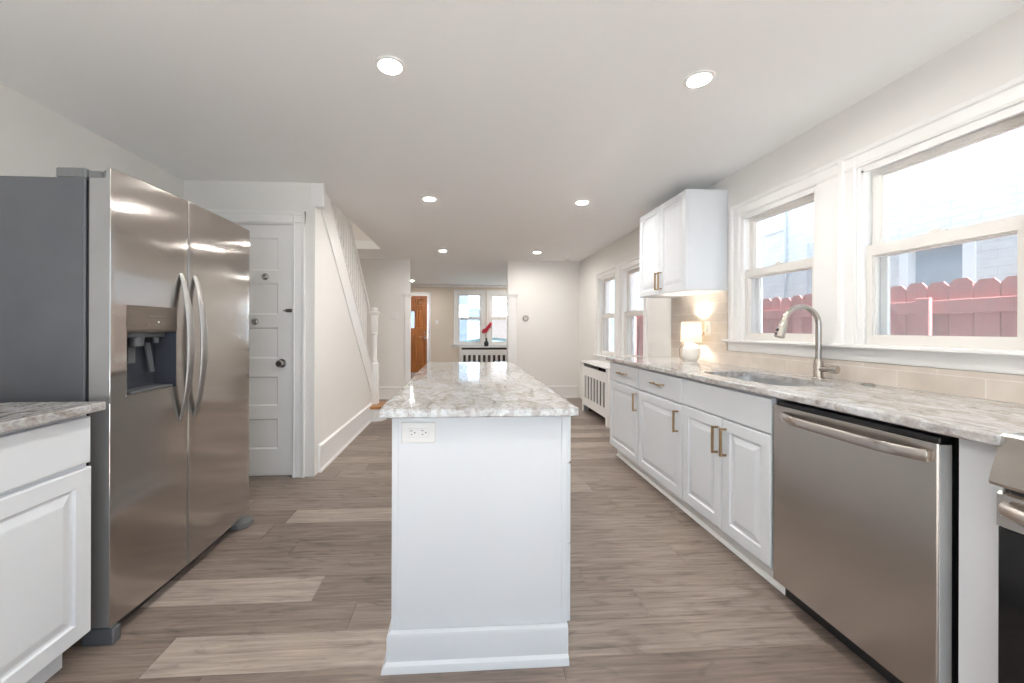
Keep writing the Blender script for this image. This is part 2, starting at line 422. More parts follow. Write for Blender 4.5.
# ------------------------------------------------------------------ room shell
def build_floor():
    g = G(); tones = []
    pitch = .1755; r0_ = int(math.floor((Y_BACK-1.391)/pitch)); r1_ = int(math.ceil((Y_FRONT+.05-1.391)/pitch))
    fixed = {0: (-1.083, {0: .88, -1: .25, 1: .50}), 1: (-.45, {0: .42, -1: .36, 1: .5}), 2: (-.651, {-1: .92, 0: .30, 1: .42}), 3: (-.10, {-1: .50, 0: .48}),
             4: (-.9, {0: .25, -1: .3, 1: .38}), 5: (.1, {-1: .33, 0: .45}), 6: (-1.07, {-1: .22, 0: .85, 1: .35}), 7: (-.2, {-1: .45, 0: .25, 1: .4}),
             8: (-1.5, {0: .3, 1: .6}), 9: (-.3, {-1: .28, 0: .62}), 10: (-1.0, {0: .55, 1: .4})}
    rnd = random.Random(11); Lp = 1.22; e = .0007; z = 0
    for r in range(r0_, r1_):
        y0, y1 = 1.391+r*pitch, 1.391+(r+1)*pitch
        st, tn = fixed.get(r, (rnd.uniform(-1.5, -.3), {}))
        for k in range(-3, 5):
            x0, x1 = st+k*Lp, st+(k+1)*Lp
            x0c, x1c = max(x0, WL-.1), min(x1, 2.1)
            if x1c-x0c < .01: continue
            b = .0018
            g.loft([[(x0c, y0, -.02), (x1c, y0, -.02), (x1c, y1, -.02), (x0c, y1, -.02)],
                    [(x0c, y0, -b), (x1c, y0, -b), (x1c, y1, -b), (x0c, y1, -b)],
                    [(x0c+b, y0+b, z), (x1c-b, y0+b, z), (x1c-b, y1-b, z), (x0c+b, y1-b, z)]])
            tones += [(tn.get(k, rnd.choice((.08, .2, .3, .4, .5, .62, .8))), rnd.random())]*10
    me = bpy.data.meshes.new('floor'); me.from_pydata(g.v, [], g.f); me.update()
    ca = me.attributes.new('tone', 'FLOAT_COLOR', 'FACE')
    for i, (t, s) in enumerate(tones): ca.data[i].color = (t, s, 0, 1)
    bm = bmesh.new(); bm.from_mesh(me); bmesh.ops.recalc_face_normals(bm, faces=bm.faces); bm.to_mesh(me); bm.free()
    me.materials.append(FLOOR)
    o = bpy.data.objects.new('floor', me); COL.objects.link(o)
    tag(o, 'grey brown wood look vinyl plank floor', 'floor', kind='structure')


build_floor()


def wall_with_holes(g, a0, a1, z0, z1, holes, w0, w1, mp):
    """slab in (u, v) between w0 and w1 with rectangular holes (u0,u1,v0,v1)"""
    us = sorted({a0, a1, *[h[0] for h in holes], *[h[1] for h in holes]})
    vs = sorted({z0, z1, *[h[2] for h in holes], *[h[3] for h in holes]})
    inside = lambda u, v: any(h[0] < u < h[1] and h[2] < v < h[3] for h in holes)
    U, V = len(us), len(vs); idx = lambda i, j, k: (i*V+j)*2+k
    verts = [(u, v, w) for u in us for v in vs for w in (w0, w1)]; faces = []
    solid = lambda i, j: 0 <= i < U-1 and 0 <= j < V-1 and not inside((us[i]+us[i+1])/2, (vs[j]+vs[j+1])/2)
    for i in range(U-1):
        for j in range(V-1):
            if not solid(i, j): continue
            for k in (0, 1): faces.append((idx(i, j, k), idx(i+1, j, k), idx(i+1, j+1, k), idx(i, j+1, k)))
            if not solid(i-1, j): faces.append((idx(i, j, 0), idx(i, j+1, 0), idx(i, j+1, 1), idx(i, j, 1)))
            if not solid(i+1, j): faces.append((idx(i+1, j, 0), idx(i+1, j+1, 0), idx(i+1, j+1, 1), idx(i+1, j, 1)))
            if not solid(i, j-1): faces.append((idx(i, j, 0), idx(i+1, j, 0), idx(i+1, j, 1), idx(i, j, 1)))
            if not solid(i, j+1): faces.append((idx(i, j+1, 0), idx(i+1, j+1, 0), idx(i+1, j+1, 1), idx(i, j+1, 1)))
    g.add(verts, faces, mp)


HOLE_R = [(1.245, 1.865, 1.085, 1.985), (2.085, 2.705, 1.085, 1.985), (4.20, 4.80, .80, 1.905), (5.03, 5.63, .80, 1.905)]
g = G(); wall_with_holes(g, Y_BACK-.15, Y_FRONT+.15, 0, CEIL, HOLE_R, 0, -.16, face_right(WR))
struct('wall_right', g, WALL, 'long white painted wall with the windows over the counter', 'wall')
struct('wall_left', G().box(WL-.15, WL, Y_BACK-.15, Y_FRONT+.15, 0, 4.9), WALL, 'white painted wall behind the refrigerator', 'wall')
g = G(); wall_with_holes(g, WL, X_ST-.13, 0, CEIL, [(-2.125, -1.338, 0, 2.0)], 0, -.12, face_near(Y_DOOR))
struct('wall_closet', g, WALL, 'short white wall around the panelled closet door', 'wall')
g = G(); wall_with_holes(g, WL, WR+.02, 0, CEIL, [(-.89, .75, 0, CEIL)], 0, -.15, face_near(Y_FAR))
struct('wall_far', g, WALL, 'white wall with the wide opening beyond the island', 'wall')
BEIGE = plain('beige_paint', (.74, .66, .565), .6, var=.012, scale=1.5, bump=.03, bscale=120)
g = G(); wall_with_holes(g, WL, WR+.02, 0, CEIL, [(-1.80, -.935, 0, 2.03), (-.165, .49, .76, 2.10), (.70, 1.355, .76, 2.10)], 0, -.16, face_near(Y_FRONT))
struct('wall_front', g, BEIGE, 'beige white front room wall with the orange door', 'wall')
g = G(); wall_with_holes(g, WL, WR+.02, 0, CEIL, [(-1.15, 1.45, .03, 2.25)], 0, -.14, face_back(Y_BACK))
struct('wall_back', g, WALL, 'white kitchen wall with a wide window behind the viewpoint', 'wall')

# ceiling with the stairwell hole
H_X0, H_X1, H_Y0, H_Y1 = WL, -1.194, 3.32, 5.81
g = G(); wall_with_holes(g, WL, WR+.16, Y_BACK-.15, Y_FRONT+.16, [(H_X0-.001, H_X1, H_Y0, H_Y1)], CEIL, CEIL+.12, ident)
struct('ceiling', g, CEILM, 'smooth white ceiling with recessed lights', 'ceiling')
g = G()
g.box(H_X1, H_X1+.1, H_Y0-.1, H_Y1+.1, CEIL+.12, 4.8); g.box(WL, H_X1+.1, H_Y1, H_Y1+.1, CEIL+.12, 4.8); g.box(WL, H_X1+.1, H_Y0-.1, H_Y0, CEIL+.12, 4.8)
g.box(WL, H_X1+.1, H_Y0-.1, H_Y1+.1, 4.8, 4.9)
struct('wall_stairwell', g, WALL, 'white walls of the stairwell above the ceiling opening', 'wall')

# stair wall: slanted top follows the stair
ST_S = 1.01
def st_bot(y): return .24+(5.215-y)*ST_S          # lower edge of the slanted skirt board
poly = [(Y_DOOR, 0), (5.13, 0), (5.13, st_bot(5.13)+.12), (3.33, st_bot(3.33)+.12), (3.33, CEIL), (Y_DOOR, CEIL)]
g = G(face_left(X_ST-.13)); g.prism(poly, 0, .13)
struct('wall_stair', g, WALL, 'cream wall below the slanted stair rail', 'wall')
g = G(); g.box(X_ST-.03, X_ST+.070, Y_DOOR-.004, 3.25, 2.135, CEIL, .003)
struct('trim_1', g, TRIM, 'white boxed block at the ceiling corner of the stair wall', 'trim')


def baseboard(name, a0, a1, mp, label, h=.20, cap=.035):
    g = G(mp)
    g.loft([[(u, 0, 0), (u, 0, .026), (u, .018, .022), (u, .022, .015), (u, h-cap, .015), (u, h-cap+.004, .020), (u, h-.012, .020), (u, h, .006), (u, h, 0)] for u in (a0, a1)])
    struct(name, g, TRIM, label, 'baseboard')


baseboard('baseboard_stair', Y_DOOR+.085, 5.12, face_left(X_ST), 'tall white baseboard along the stair wall', .225, .042)
baseboard('baseboard_far', .93, WR-.03, face_near(Y_FAR), 'white baseboard under the thermostat wall', .205)
baseboard('baseboard_entry', WL+.02, -.985, face_near(Y_FAR), 'white baseboard behind the stair newel', .205)
baseboard('baseboard_front', -.84, 1.9, face_near(Y_FRONT), 'white baseboard along the front room wall', .205)
baseboard('baseboard_right', 3.66, 4.55, face_right(WR), 'white baseboard behind the radiator cover', .16)

# pilaster trims at the wide opening
for n, x0, x1, lab in ((2, -.982, -.862, 'white pilaster trim left of the wide opening'), (3, .742, .905, 'white pilaster trim right of the wide opening')):
    g = G(face_near(Y_FAR)); g.box(x0+.012, x1-.012, 0, 1.715, 0, .022, .003)
    g.loft([rect(x0-i, x1+i, v, v+.0001, 0)[:2]+[(x1+i, v, .03+i), (x0-i, v, .03+i)] for v, i in ((1.70, 0), (1.715, .006), (1.74, .012), (1.745, .018), (1.762, .018))])
    g.box(x0, x1, 0, .22, 0, .03, .003)
    struct(f'trim_{n}', g, TRIM, lab, 'trim')
g = G(face_near(Y_FRONT)); g.box(WL, WR, 2.255, CEIL, 0, .05, .012, 2)
struct('trim_4', g, TRIM, 'pale crown moulding over the front room windows', 'trim')


# ------------------------------------------------------------------ windows
def casing_profile(g, u0, u1, v0, v1, cw, sides='LRT'):
    """moulded casing: flat board, raised outer band and inner bead"""
    prof = [(0, 0), (0, .014), (.010, .018), (.016, .013), (cw-.028, .013), (cw-.022, .022), (cw-.004, .025), (cw, .020), (cw, 0)]
    if 'L' in sides:
        g.loft([[(u1+d, v, w) for d, w in prof] for v in (v0, v1+cw)])
    if 'R' in sides:
        g.loft([[(u0-d, v, w) for d, w in prof] for v in (v0, v1+cw)])
    if 'T' in sides:
        g.loft([[(u, v1+d, w+.0006) for d, w in prof] for u in (u0-(.132 if 'R' not in sides and 'T' in sides and u1 > 0 else cw), u1+cw)])


def dh_window(name, mp, u0, u1, v0, v1, vm, label, cw=.088, screen=True, sides='LRT', lock=True):
    """double hung window: opening u0..u1, v0..v1, meeting rail centred on vm; w=0 is the room face of the wall"""
    root = struct_root(name, mp(((u0+u1)/2, v0, 0)), label, 'window')
    g = G(mp); casing_profile(g, u0, u1, v0, v1, cw, sides); obj('casing', g, TRIM, root, 30)
    g = G(mp)                                                        # jamb frame
    wall_with_holes(g, u0-.002, u1+.002, v0-.002, v1+.002, [(u0+.018, u1-.018, v0+.016, v1-.018)], .004, -.15, mp)
    for a, b in ((u0+.018, u0+.030), (u1-.030, u1-.018)):            # stops
        g.box(a, b, v0+.016, v1-.018, .002, -.012)
    g.box(u0+.018, u1-.018, v1-.032, v1-.018, .002, -.012)
    obj('jamb', g, TRIM, root)
    a0, a1 = u0+.020, u1-.020
    def sash(nm, b0, b1, w0, w1, st, tr, br, mat):
        g = G(mp); wall_with_holes(g, a0, a1, b0, b1, [(a0+st, a1-st, b0+br, b1-tr)], w0, w1, mp)
        i = .008
        for k in (0,):   # glazing bead, a thin stepped frame
            wall_with_holes(g, a0+st-.001, a1-st+.001, b0+br-.001, b1-tr+.001, [(a0+st+i, a1-st-i, b0+br+i, b1-tr-i)], w0-.010, w1+.006, mp)
        s = obj(nm, g, mat, root)
        p = G(mp); p.box(a0+st, a1-st, b0+br, b1-tr, (w0+w1)/2-.002, (w0+w1)/2+.002); obj('pane', p, GLASS, s)
        return s
    sash('upper_sash', vm-.028, v1-.020, -.052, -.084, .034, .030, .046, SASH)
    s = sash('lower_sash', v0+.018, vm+.028, -.014, -.046, .036, .052, .040, SASH)
    g = G(mp)
    wall_with_holes(g, a0+.002, a1-.002, v0+.02, vm+.02, [(a0+.034, a1-.034, v0+.05, vm-.012)], -.096, -.112, mp); obj('screen_frame', g, TRIM, root)
    if screen:
        g = G(mp); g.box(a0+.030, a1-.030, v0+.045, vm-.008, -.103, -.105); obj('screen', g, SCREEN, root)
    if lock:
        g = G(mp); um = (u0+u1)/2; g.box(um-.035, um+.035, vm+.028, vm+.036, -.020, -.042, .003); g.box(um-.012, um+.030, vm+.036, vm+.048, -.024, -.038, .004); obj('sash_lock', g, SASH, root)
    return root


fr = face_right(WR)
dh_window('window_1', fr, 1.245, 1.865, 1.085, 1.985, 1.562, 'nearest double hung window at the right picture edge')
dh_window('window_2', fr, 2.085, 2.705, 1.085, 1.985, 1.562, 'double hung window behind the gooseneck faucet', sides='LT')
dh_window('window_3', fr, 4.20, 4.80, .80, 1.905, 1.358, 'dining window partly hidden by the wall cabinet')
dh_window('window_4', fr, 5.03, 5.63, .80, 1.905, 1.358, 'farthest double hung window on the right wall')
ff = face_near(Y_FRONT)
dh_window('window_5', ff, -.165, .49, .76, 2.10, 1.447, 'front room window left of the red orchid')
dh_window('window_6', ff, .70, 1.355, .76, 2.10, 1.447, 'front room window right of the red orchid')
g = G(face_back(Y_BACK)); wall_with_holes(g, -1.15, 1.45, .03, 2.25, [(-1.09, .12, .09, 2.19), (.18, 1.39, .09, 2.19)], .02, -.12, face_back(Y_BACK))
root = struct_root('window_7', (.15, Y_BACK, .35), 'wide window behind the viewpoint', 'window')
obj('frame', g, TRIM, root)
for a, b in ((-1.09, .12), (.18, 1.39)):
    p = G(face_back(Y_BACK)); p.box(a, b, .09, 2.19, -.06, -.064); obj('pane', p, GLASS, root)


def stool_apron(name, mp, u0, u1, z, nose, label):
    g = G(mp)
    g.loft([[(u, z-.020, -.012), (u, z-.020, nose-.006), (u, z-.014, nose), (u, z-.004, nose), (u, z, nose-.005), (u, z, -.012)] for u in (u0, u1)])
    g.loft([[(u, z-.085, .0), (u, z-.085, .012), (u, z-.078, .016), (u, z-.036, .016), (u, z-.022, .024), (u, z-.020, .024), (u, z-.020, 0)] for u in (u0+.02, u1-.02)])
    return struct(name, g, TRIM, label, 'window sill', smooth=30)


stool_apron('trim_5', fr, 1.10, 2.835, 1.103, .048, 'long white window sill and apron above the tile')
stool_apron('trim_6', fr, 4.06, 5.78, .80, .045, 'white window sill above the dining radiator cover')
stool_apron('trim_7', ff, -.33, 1.52, .76, .05, 'white sill under the front room windows')
g = G(fr); g.box(1.953, 2.086, 1.103, 1.986, 0, .0135, .001)
struct('trim_8', g, TRIM, 'narrow white board between the two counter windows', 'trim')

g = G(fr); g.box(4.885, 4.945, .80, 1.995, 0, .026, .001)
struct('trim_9', g, TRIM, 'narrow white board between the two dining windows', 'trim')

# ------------------------------------------------------------------ doors
door1 = struct_root('door_1', (-1.745, Y_DOOR+.02, 0), 'white five panel closet door beside the refrigerator', 'door')
mp = face_near(Y_DOOR+.055)
g = G(mp)
panels = [(1.630, 1.888), (1.279, 1.530), (.934, 1.179), (.560, .790), (.217, .456)]
wall_with_holes(g, -2.115, -1.352, .008, 1.990, [(-2.005, -1.466, a, b) for a, b in panels], 0, .036, mp)
for a, b in panels:
    g.loft([rect(-2.005-.001+i, -1.466+.001-i, a-.001+i, b+.001-i, w) for i, w in ((0, .002), (0, .033), (.010, .024), (.012, .022))])
obj('door_leaf', g, TRIM, door1)
mk = face_near(Y_DOOR+.019)
def knob(parent, name, u, v, r, mat, lab=None, depth=.05):
    g = G(mk); k = 20
    prof = [(r*1.15, 0), (r*1.15, .006), (r*.45, .010), (r*.42, depth*.5), (r*.95, depth*.62), (r, depth*.8), (r*.72, depth*.98), (.0005, depth)]
    g.loft([[(u+q*math.cos(2*PI*j/k), v+q*math.sin(2*PI*j/k), w) for j in range(k)] for q, w in prof])
    o = obj(name, g, mat, parent, 40)
    if lab: o['label'] = lab
    return o
knob(door1, 'door_knob', -1.433, .896, .030, CHROME, 'large round chrome door knob', .06)
for u, v, lab in ((-1.563, 1.580, 'small round dark deadbolt in the top panel'), (-1.641, 1.224, 'small round dark deadbolt on the lock rail')):
    g = G(mk); k = 20
    w0 = 0 if v < 1.27 else -.013
    g.loft([[(u+q*math.cos(2*PI*j/k), v+q*math.sin(2*PI*j/k), w) for j in range(k)] for q, w in ((.027, w0), (.027, .006), (.022, .012), (.014, .014), (.010, .011), (.0005, .011))])
    o = obj('deadbolt', g, CHROME, door1, 40); o['label'] = lab
g = G(mk); g.box(-1.405, -1.354, 1.300, 1.326, 0, .008, .002); g.tube([(-1.42, 1.313, .011), (-1.356, 1.313, .011)], .006); g.ball((-1.41, 1.313, .018), .008)
o = obj('slide_bolt', g, CHROME, door1, 40); o['label'] = 'small dark slide bolt'
g = G(face_near(Y_DOOR)); casing_profile(g, -2.125, -1.338, 0, 2.0, .092, 'LT')
tag(obj('door_casing', g, TRIM, door1, 30), 'moulded white casing')
g = G(); wall_with_holes(g, -2.127, -1.336, 0, 2.002, [(-2.117, -1.348, -.01, 1.993)], .001, -.12, face_near(Y_DOOR)); obj('door_jamb', g, TRIM, door1)

door2 = struct_root('door_2', (-1.37, Y_FRONT, 0), 'orange wooden front door beyond the opening', 'door')
mp = face_near(Y_FRONT+.05); g = G(mp)
dp = [(-1.72, -1.41, .25, .95), (-1.33, -1.02, .25, .95), (-1.33, -1.02, 1.20, 1.55), (-1.33, -1.02, 1.68, 1.92), (-1.72, -1.41, 1.70, 1.92)]
lite = (-1.62, -1.262, 1.17, 1.625)
dp = [(-1.70, -1.40, .25, .98), (-1.22, -1.02, .25, .98), (-1.20, -1.04, 1.18, 1.66), (-1.22, -1.04, 1.76, 1.93)]
wall_with_holes(g, -1.79, -.945, .01, 2.02, [lite]+dp, 0, .045, mp)
for a, b, c, d in dp: g.loft([rect(a-.001+i, b+.001-i, c-.001+i, d+.001-i, w) for i, w in ((0, .002), (0, .045), (.012, .030), (.022, .030), (.045, .042), (.046, .042))])
obj('door_leaf', g, DOORWOOD, door2)
g = G(mp); wall_with_holes(g, lite[0]-.02, lite[1]+.02, lite[2]-.02, lite[3]+.02, [(lite[0]+.012, lite[1]-.012, lite[2]+.012, lite[3]-.012)], .04, .055, mp)
obj('lite_frame', g, DOORWOOD, door2)
p = G(mp); p.box(lite[0], lite[1], lite[2], lite[3], .018, .024); obj('pane', p, GLASS, door2)
mk = face_near(Y_FRONT+.005)
for v, nm, r in ((.92, 'door_knob', .030), (1.06, 'deadbolt', .024)): knob(door2, nm, -1.00, v, r, NICKEL, None, .055 if r > .025 else .02)
g = G(mk); g.lathe([(.012, 0), (.012, .004), (.006, .006)], (0, 0, 0), 12, m=lambda q: mk((-1.12+q[0], 1.85+q[1], q[2]))); obj('peephole', g, NICKEL, door2)
g = G(face_near(Y_FRONT)); casing_profile(g, -1.80, -.935, 0, 2.03, .09); obj('door_casing', g, TRIM, door2, 30)

# ------------------------------------------------------------------ staircase
st = thing('staircase', (-1.68, 5.2, 0), 'white balustered staircase rising toward the camera from an oak tread', 'stairs')
RISE, RUN = .192, .190
yf = 5.33
n_st = 10
for i in range(n_st):
    z = RISE*(i+1); y1 = yf-i*RUN; y0 = y1-RUN
    if i == 0:
        g = G(); g.box(WL, X_ST-.005, y0-.02, y1+.03, z-.03, z, .010, 2)
        # bullnose end of the starting step, turned out past the newel post
        yc, rx = 5.185, .185
        arc = [(X_ST-.02, yc-rx)]+[(X_ST+.07+.20*math.sin(t), yc-rx*math.cos(t)) for t in [PI*k/14 for k in range(15)]]+[(X_ST-.02, yc+rx)]
        g.loft([[(x, y, z-.03) for x, y in arc], [(x, y, z-.004) for x, y in arc], [(X_ST+.03+(x-X_ST-.03)*.985, yc+(y-yc)*.98, z) for x, y in arc]])
        obj('tread', g, TREADWOOD, st, 40)
        g = G(); arc2 = [(X_ST-.04+(x-X_ST)*.86, yc+(y-yc)*.86) for x, y in arc]
        g.loft([[(x, y, 0) for x, y in arc2], [(x, y, z-.03) for x, y in arc2]]); g.box(WL, X_ST-.06, y1-.03, y1, 0, z-.03)
        obj('riser', g, TRIM, st)
    else:
        g = G(); g.box(WL, X_ST-.135, y0-.02, y1+.025, z-.03, z, .008); obj('tread', g, TREADWOOD, st)
        g = G(); g.box(WL, X_ST-.135, y1-.02, y1, z-RISE, z-.03); obj('riser', g, TRIM, st)
# slanted skirt board with cap
g = G(face_left(X_ST)); ya, yb = 5.20, 3.335
hi = CEIL-.004
g.prism([(ya, st_bot(ya)), (ya, st_bot(ya)+.325), (ya-(hi-st_bot(ya)-.325)/ST_S, hi), (yb, hi), (yb, st_bot(yb))], -.10, .012)
obj('stringer', g, TRIM, st)
g = G(face_left(X_ST)); yt_ = ya-(hi-st_bot(ya)-.325)/ST_S
g.loft([[(ya, st_bot(ya)+.322, -.115), (ya, st_bot(ya)+.322, .020), (ya, st_bot(ya)+.345, .020), (ya, st_bot(ya)+.345, -.115)],
        [(yt_+.03, st_bot(yt_+.03)+.322, -.115), (yt_+.03, st_bot(yt_+.03)+.322, .020), (yt_+.03, st_bot(yt_+.03)+.345, .020), (yt_+.03, st_bot(yt_+.03)+.345, -.115)]])
obj('stringer_cap', g, TRIM, st)
XB = X_ST-.050
def rail_z(y): return 1.53+(5.05-y)*.99
y = 5.04; k = 0
first = None
while y > 3.50:
    zb, zt = st_bot(y)+.340, rail_z(y)-.02
    h = zt-zb
    g = G(); c = (XB, y, zb)
    g.box(XB-.015, XB+.015, y-.015, y+.015, zb-.02, zb+.14, .002)
    g.lathe([(.013, .14), (.009, .155), (.016, .17), (.010, .19), (.0135, .30), (.0115, h*.75), (.008, h)], c, 10)
    obj('baluster', g, TRIM, st, 40); y -= .082
g = G()
prof = [(-.026, -.020), (.026, -.020), (.029, .006), (.020, .028), (0, .034), (-.020, .028), (-.029, .006)]
g.loft([[(XB+a, q, rail_z(q)+b) for a, b in prof] for q in (5.15, 3.48)])
obj('handrail', g, TRIM, st, 40)
g = G(); XN, YN, zb = X_ST+.025, 5.20, .192
g.box(XN-.052, XN+.052, YN-.052, YN+.052, zb, .72, .006)
g.lathe([(.050, .72), (.036, .735), (.040, .755), (.030, .775), (.033, 1.0), (.034, 1.085)], (XN, YN, 0), 20)
g.lathe([(.034, 1.085), (.045, 1.095), (.045, 1.115), (.036, 1.125)], (XN, YN, 0), 20)
g.box(XN-.040, XN+.040, YN-.040, YN+.040, 1.125, 1.345, .004)
g.loft([[(XN+sx*s, YN+sy*s, z) for sx, sy in ((-1, -1), (1, -1), (1, 1), (-1, 1))] for s, z in ((.042, 1.345), (.062, 1.362), (.066, 1.385), (.050, 1.395), (.030, 1.40))])
g.lathe([(.026, 1.40), (.042, 1.412), (.044, 1.428), (.030, 1.445), (.0005, 1.45)], (XN, YN, 0), 20)
obj('newel_post', g, TRIM, st, 40)

# ------------------------------------------------------------------ recessed lights
LENS = emitter('warm_downlight_lens', (1.0, .97, .92), DOWNLIGHT)
spots = [(-.322, 1.741, 'recessed ceiling light nearest the camera above the refrigerator side'),
         (1.073, 1.741, 'recessed ceiling light nearest the kitchen window wall'),
         (-.302, 3.512, 'left light of the middle pair on the ceiling'),
         (1.071, 3.512, 'right light of the middle pair near the wall cabinet'),
         (-.305, 5.86, 'left light of the farthest pair before the opening'),
         (1.10, 5.86, 'right light of the farthest pair before the thermostat wall'),
         (-1.239, 9.60, 'small recessed light in the front room above the orange door')]
proto = None
for x, y, lab in spots:
    if proto is None:
        proto = thing('recessed_light', (x, y, CEIL), lab, 'ceiling light', 'recessed ceiling lights')
        g = G(); g.lathe([(.062, 0), (.066, -.002), (.064, -.006), (.050, -.009), (.046, -.005), (.046, 0)], (x, y, CEIL), 32); obj('trim_ring', g, TRIM, proto, 40)
        g = G(); g.lathe([(.0005, -.003), (.045, -.003), (.045, -.001), (.0005, -.001)], (x, y, CEIL), 32); o = obj('lens', g, LENS, proto); o['label'] = 'glowing warm white lens'
    else:
        c = copy_tree(proto); c.location = (x, y, CEIL); c['label'] = lab
g = G(); g.lathe([(.0005, -.022), (.045, -.022), (.058, -.012), (.06, 0)], (1.714, 6.40, CEIL), 24)
tag(obj('smoke_detector', g, WHITEPL, None, 40), 'small round white detector on the ceiling by the far wall', 'smoke detector')


# ------------------------------------------------------------------ refrigerator
FY0, FY1, FYM = 1.540, 2.490, 1.927
fr_ = thing('refrigerator', (-1.74, 1.99, 0), 'stainless side by side refrigerator with an ice and water dispenser', 'refrigerator')
g = G(); g.box(-2.10, -1.392, FY0, FY1, .04, 1.728, .004); obj('body', g, FR_SIDE, fr_)
g = G(); g.box(-1.392, -1.376, FY0+.008, FY1-.008, .07, 1.720); o = obj('gasket', g, BLACK, fr_)


def bow(y): t = (y-2.015)/.475; return -1.302+.018*(1-t*t)


def fridge_door(nm, y0, y1, hole, lab):
    """curved front skin with rounded vertical edges; hole = (y0,y1,z0,z1) leaves the dispenser open"""
    z0, z1 = .066, 1.766
    zb = 1.728
    ys = [y0+(y1-y0)*i/14 for i in range(15)]
    zs = [z0, z1]
    if hole:
        ys = sorted({round(v, 5) for v in ys if not (abs(v-hole[0]) < .012 or abs(v-hole[1]) < .012)} | {hole[0], hole[1]})
        zs = [z0, hole[2], hole[3], z1]
    e = .002
    edge = [(y0, -1.376)]
    g = G()
    def X(v):
        d = min(v-y0, y1-v)
        return bow(v)-(e*(1-math.sqrt(max(0, 1-(1-min(d/e, 1))**2))) if d < e else 0)
    ys = sorted(set(ys) | {y0+e*k/4 for k in range(1, 5)} | {y1-e*k/4 for k in range(1, 5)})
    V = [(X(v), v, z) for z in zs for v in ys]; n = len(ys); Fs = []
    for j in range(len(zs)-1):
        for i in range(n-1):
            if hole and hole[0]-1e-6 <= ys[i] < hole[1]-1e-6 and abs(zs[j]-hole[2]) < 1e-6: continue
            Fs.append((j*n+i, j*n+i+1, (j+1)*n+i+1, (j+1)*n+i))
    g.add(V, Fs)
    o = obj(nm, g, FR_STEEL, fr_, 50); o['label'] = lab
    # sides, top and bottom of the slab
    s = G(); ring = [(X(v), v) for v in ys]+[(-1.376, y1), (-1.376, y0)]
    m_ = len(ring); fs = []
    vs = [(x, y, z) for z in (z0, zb) for x, y in ring]
    for i in range(m_):
        if i < len(ys)-1: continue
        fs.append((i, (i+1) % m_, m_+(i+1) % m_, m_+i))
    fs += [tuple(range(m_))[::-1], tuple(range(m_, 2*m_))]
    s.add(vs, fs); obj('door_edge', s, FR_EDGE, o)
    # raised lip along the top front
    l = G(); a = [(X(v), v) for v in ys]
    l.loft([[(x-.0006, y, zb) for x, y in a]+[(x-.016, y, zb) for x, y in reversed(a)], [(x-.0006, y, z1+.001) for x, y in a]+[(x-.012, y, z1+.001) for x, y in reversed(a)]])
    obj('top_lip', l, FR_EDGE, o)
    return o


HD = (1.606, 1.853, .915, 1.263)
dL = fridge_door('freezer_door', FY0, FYM-.004, HD, 'narrow stainless freezer door with the dispenser')
dR = fridge_door('fridge_door', FYM+.004, FY1, None, 'wide stainless door without a dispenser')
for d, yc in ((dL, 1.882), (dR, 1.972)):
    g = G(); K = 20; rings = []
    for i in range(K+1):
        t = i/K; z = .752+.672*t; b = math.sin(PI*t)
        xo = bow(yc)-.002+.046*b**.75; th = .014+.008*b; hw = .012+.010*b
        rings.append([(xo+th/2*math.cos(q)*1.0, yc+hw*math.sin(q), z) for q in [2*PI*j/12 for j in range(12)]])
    g.loft(rings)
    obj('handle', g, HANDLE, d, 40)
# dispenser
x0 = bow(1.74)
cav = G()
a, b_ = 1.606, 1.853
V = [(bow(a)-.001, a, .915), (bow(b_)-.001, b_, .915), (bow(b_)-.001, b_, 1.165), (bow(a)-.001, a, 1.165),
     (-1.374, a+.01, .925), (-1.374, b_-.01, .925), (-1.374, b_-.01, 1.165), (-1.374, a+.01, 1.165)]
cav.add(V, [(4, 5, 6, 7), (0, 4, 7, 3), (1, 5, 6, 2), (0, 1, 5, 4), (3, 2, 6, 7)])
dp_ = obj('dispenser', cav, DISPIN, dL); dp_['label'] = 'dark recessed ice and water dispenser'
g = G(); g.loft([[(bow(a)-.001+dx, a, z), (bow(1.73)+dx, 1.73, z), (bow(b_)-.001+dx, b_, z), (bow(b_)-.05, b_, z), (bow(a)-.05, a, z)] for z, dx in ((1.158, .000), (1.170, .003), (1.262, .002))])
obj('control_panel', g, DISP, dp_)
g = G(); g.box(x0+.001, x0+.004, 1.70, 1.775, 1.222, 1.225); [g.box(x0+.001, x0+.004, q, q+.012, 1.186, 1.190) for q in (1.69, 1.73, 1.77)]; obj('panel_marks', g, GREYPL, dp_)
g = G(); g.box(x0+.001, x0+.0045, 1.748, 1.754, 1.196, 1.202); obj('indicator', g, LED, dp_)
g = G(); g.box(-1.355, -1.318, a+.02, b_-.02, 1.135, 1.160, .004); g.lathe([(.024, 1.10), (.028, 1.14)], (-1.338, 1.70, 0), 16); g.lathe([(.010, 1.11), (.012, 1.14)], (-1.335, 1.80, 0), 12); obj('nozzle', g, DKGREY, dp_, 40)
g = G(); g.loft([[(-1.362+w, 1.70+q*.9, z) for w, q in ((0, -.02), (.008, -.02), (.008, .02), (0, .02))] for z in (1.03, 1.10)]); g.loft([[(-1.358+.02*(1.10-z)/.12, 1.79+q, z) for q in (-.012, .012)]+[(-1.366+.02*(1.10-z)/.12, 1.79+q, z) for q in (.012, -.012)] for z in (.985, 1.11)]); obj('paddle', g, DKGREY, dp_)
g = G(); g.box(-1.368, -1.290, a+.012, b_-.012, .916, .926, .003); obj('drip_tray', g, DKGREY, dp_)
g = G(); pts = [(bow(v)+.0015, v) for v in (a-.003, 1.73, b_+.003)]
